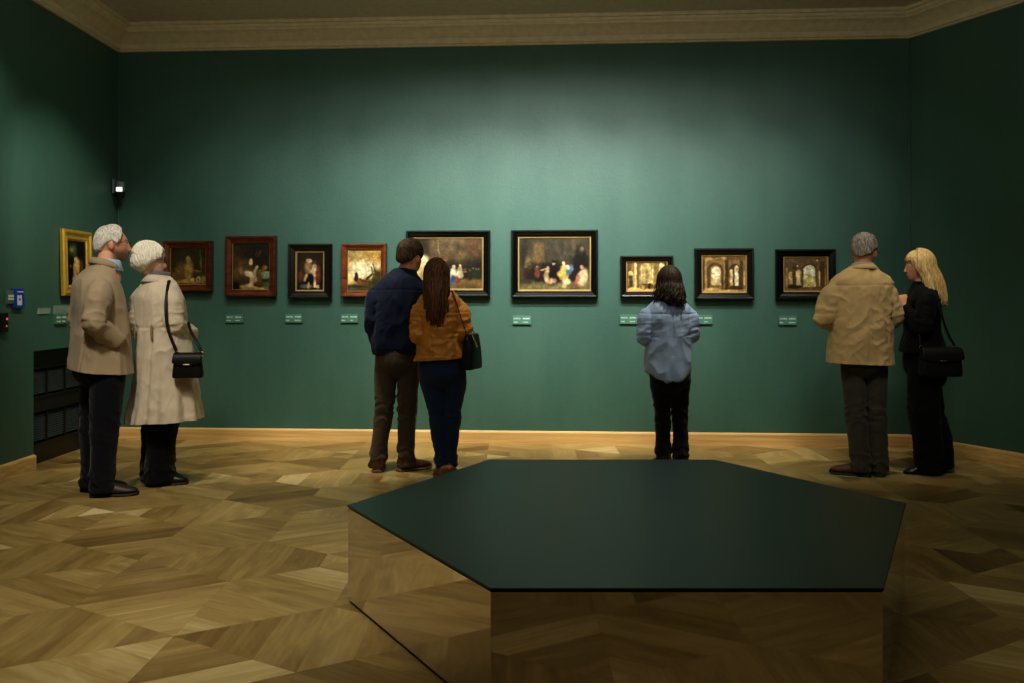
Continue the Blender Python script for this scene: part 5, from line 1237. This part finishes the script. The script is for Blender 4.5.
# ================================================================== BAGS (each hangs from a shoulder)
def bag(label, P, dx, dy, z, yaw, w, d, h, taper, straps, flap=True, clasp=True, lean=0, pouch=False):
    c = Vector((P.root.location.x+dx, P.root.location.y+dy, z))
    root = empty('shoulder_bag', c, yaw); tag(root, label, 'bag')
    mb = MB(); mb.add(*loft([(0, 0, 0, w*.46, d*.42, 4), (.012, 0, 0, w*.5, d*.5, 5), (h*.45, lean*.5, 0, w*.5*(1-(1-taper)*.4), d*.5, 5), (h*.85, lean*.9, 0, w*.5*taper*1.02, d*.40, 4.5), (h, lean, 0, w*.5*taper, d*.28, 4)], 48, 4))
    me = remesh(mb, .006, 3); co = get_co(me); no = get_no(me); set_co(me, co + no*(.006*(fbm(co*14, 3, 3)-.5))[:, None]); finish('bag_body', me, M_BAG, root)
    if flap:
        v = []; n = 12
        for i in range(n+1):
            x = (i/n-.5)*w*taper*.98
            e = (abs(i/n-.5)*2)**3
            for k, (yy, zz) in enumerate(((d*.30, h*.97), (0, h*1.015), (-d*.42, h*.96), (-d*.55, h*.75), (-d*.57, h*(.50+.12*e)))): v.append((x*(1+.04*k)+lean, yy, zz))
        f = [(i*5+k, (i+1)*5+k, (i+1)*5+k+1, i*5+k+1) for i in range(n) for k in range(4)]
        o = mesh_obj('flap', v, f, M_BAG, root); m = o.modifiers.new('s', 'SOLIDIFY'); m.thickness = .005; m = o.modifiers.new('b', 'SUBSURF'); m.levels = 1; m.render_levels = 2
        if clasp:
            mb = MB(); mb.box(-.022+lean, .022+lean, -d*.57-.008, -d*.57, h*.52, h*.58); mb.build('clasp', M_BRASS, root, smooth=False, bevel=.003)
    Ri = Matrix.Rotation(-yaw, 3, 'Z')
    for st in straps:
        pts = [Ri @ (Vector((P.root.location.x+a, P.root.location.y+b, q))-c) for a, b, q in st]
        mb = MB(); mb.add(*tube(pts, [(.010, .003)]*len(pts), 8, 6, flat=(1, .2, 0))); s_ = mb.build('strap', M_BAG, root)
        e = pts[-1]; mb = MB()
        ring = [e + Vector((.011*math.cos(t), 0, -.006+.014*math.sin(t))) for t in np.linspace(0, 2*PI, 15)]
        mb.add(*tube(ring, [.0028]*15, 6, 1, smooth=False)); mb.build('ring', M_BRASS, s_)
    return root
bag('small black shoulder bag hanging from the woman in the trench coat', p2, .245, -.205, .755, R(8), .195, .075, .165, .86,
    [[(.035, .04, 1.385), (.052, -.04, 1.405), (.075, -.125, 1.335), (.088, -.18, 1.22), (.110, -.20, 1.08), (.172, -.205, .925)], [(.20, -.08, 1.12), (.24, -.14, 1.06), (.30, -.19, .99), (.340, -.205, .92)]])
b4 = bag('black leather bag with gold hardware hanging from the woman in the tan jacket', p4, .225, -.055, .785, R(72), .25, .085, .25, .70,
    [[(.075, .05, 1.31), (.085, -.03, 1.335), (.115, -.105, 1.27), (.150, -.13, 1.16), (.185, -.14, 1.06), (.20, -.135, 1.01)], [(.08, .06, 1.30), (.14, .09, 1.25), (.2, .1, 1.1), (.26, .04, 1.0)]], flap=False)
mb = MB()
for k in range(5): mb.add(*sphere((-.10+.01*k, -.045-.004*k, .235-.018*k), (.008, .005, .010), 10, 8))
mb.build('gold_charms', M_BRASS, b4)
bag('black handbag with gold clasp on a long strap behind the blond woman', p7, .020, -.225, .728, R(-4), .29, .10, .205, .90,
    [[(.02, .0, 1.345), (.025, -.10, 1.355), (.035, -.165, 1.26), (.055, -.20, 1.12), (.085, -.215, 1.02), (.125, -.22, .945)], [(-.10, -.17, 1.06), (-.112, -.20, 1.0), (-.112, -.215, .94)]])
# ================================================================== LIGHT
def spot(loc, tgt, watt, deg, blend=.8, col=(1, .93, .82), rad=.05):
    l = bpy.data.lights.new('spot_lamp', 'SPOT'); l.energy = watt; l.spot_size = R(deg); l.spot_blend = blend; l.color = col; l.shadow_soft_size = rad
    o = link(bpy.data.objects.new('spot_lamp', l)); o.location = loc
    o.rotation_euler = (Vector(tgt)-Vector(loc)).to_track_quat('-Z', 'Y').to_euler(); return o
def area(loc, tgt, watt, sx, sy, col):
    l = bpy.data.lights.new('added_fill_lamp', 'AREA'); l.energy = watt; l.shape = 'RECTANGLE'; l.size = sx; l.size_y = sy; l.color = col
    o = link(bpy.data.objects.new('added_fill_lamp', l)); o.location = loc
    o.rotation_euler = (Vector(tgt)-Vector(loc)).to_track_quat('-Z', 'Y').to_euler(); return o
WX = [(-2.55, 58), (-1.75, 118), (-1.0, 245), (-.25, 355), (.5, 365), (1.2, 260), (1.95, 150), (2.65, 62)]
for x, wt in WX:
    yw = 7.605-.06*x
    spot((x*.94, yw-1.95, 3.60), (x, yw, 1.62), wt*.50, 52, 1.0, (1, .97, .93), .03)
    spot((x*.92, yw-2.6, 3.62), (x, yw, 1.95), wt*.30, 58, 1.0, (1, .97, .93), .03)
for x, wt in ((-2.7, 150), (-1.3, 270), (.1, 280), (1.5, 200), (2.8, 65)):
    spot((x, 5.9, 3.62), (x, 7.0, 0), wt*1.1, 42, 1.0, (1, .88, .66), .05)
spot((-2.0, 5.6, 3.6), (-3.6, 7.0, 1.5), 150, 48, 1.0, (1, .93, .8), .03)
spot((-2.2, 5.0, 3.6), (-3.63, 5.75, 2.4), 55, 42, 1.0, (1, .95, .85), .05)
spot((-2.3, 3.6, 3.62), (-2.4, 5.7, .9), 200, 54, 1.0, (1, .92, .78), .2)  # added unseen spot, brightens the old man and woman from behind
spot((-1.5, 3.0, 3.62), (-1.6, 4.1, 0), 190, 64, 1.0, (1, .90, .72), .08)
spot((1.8, 3.6, 3.62), (2.8, 6.1, 1.1), 125, 40, 1.0, (1, .93, .80), .3)  # added unseen spot to lift the dim pair at right
area((-.5, 3.4, 3.66), (-.5, 3.4, 0), 12, 4, 3, (1, .90, .74))  # added soft fill under the ceiling, not an actual fixture
area((0, 2.6, 2.9), (0, 3.2, 3.7), 34, 5, 2, (1, .94, .82))  # added unseen uplight that brightens ceiling and cornice
w = bpy.data.worlds.new('world'); scene.world = w; w.use_nodes = True
w.node_tree.nodes['Background'].inputs['Color'].default_value = (.9, .8, .65, 1); w.node_tree.nodes['Background'].inputs['Strength'].default_value = .02
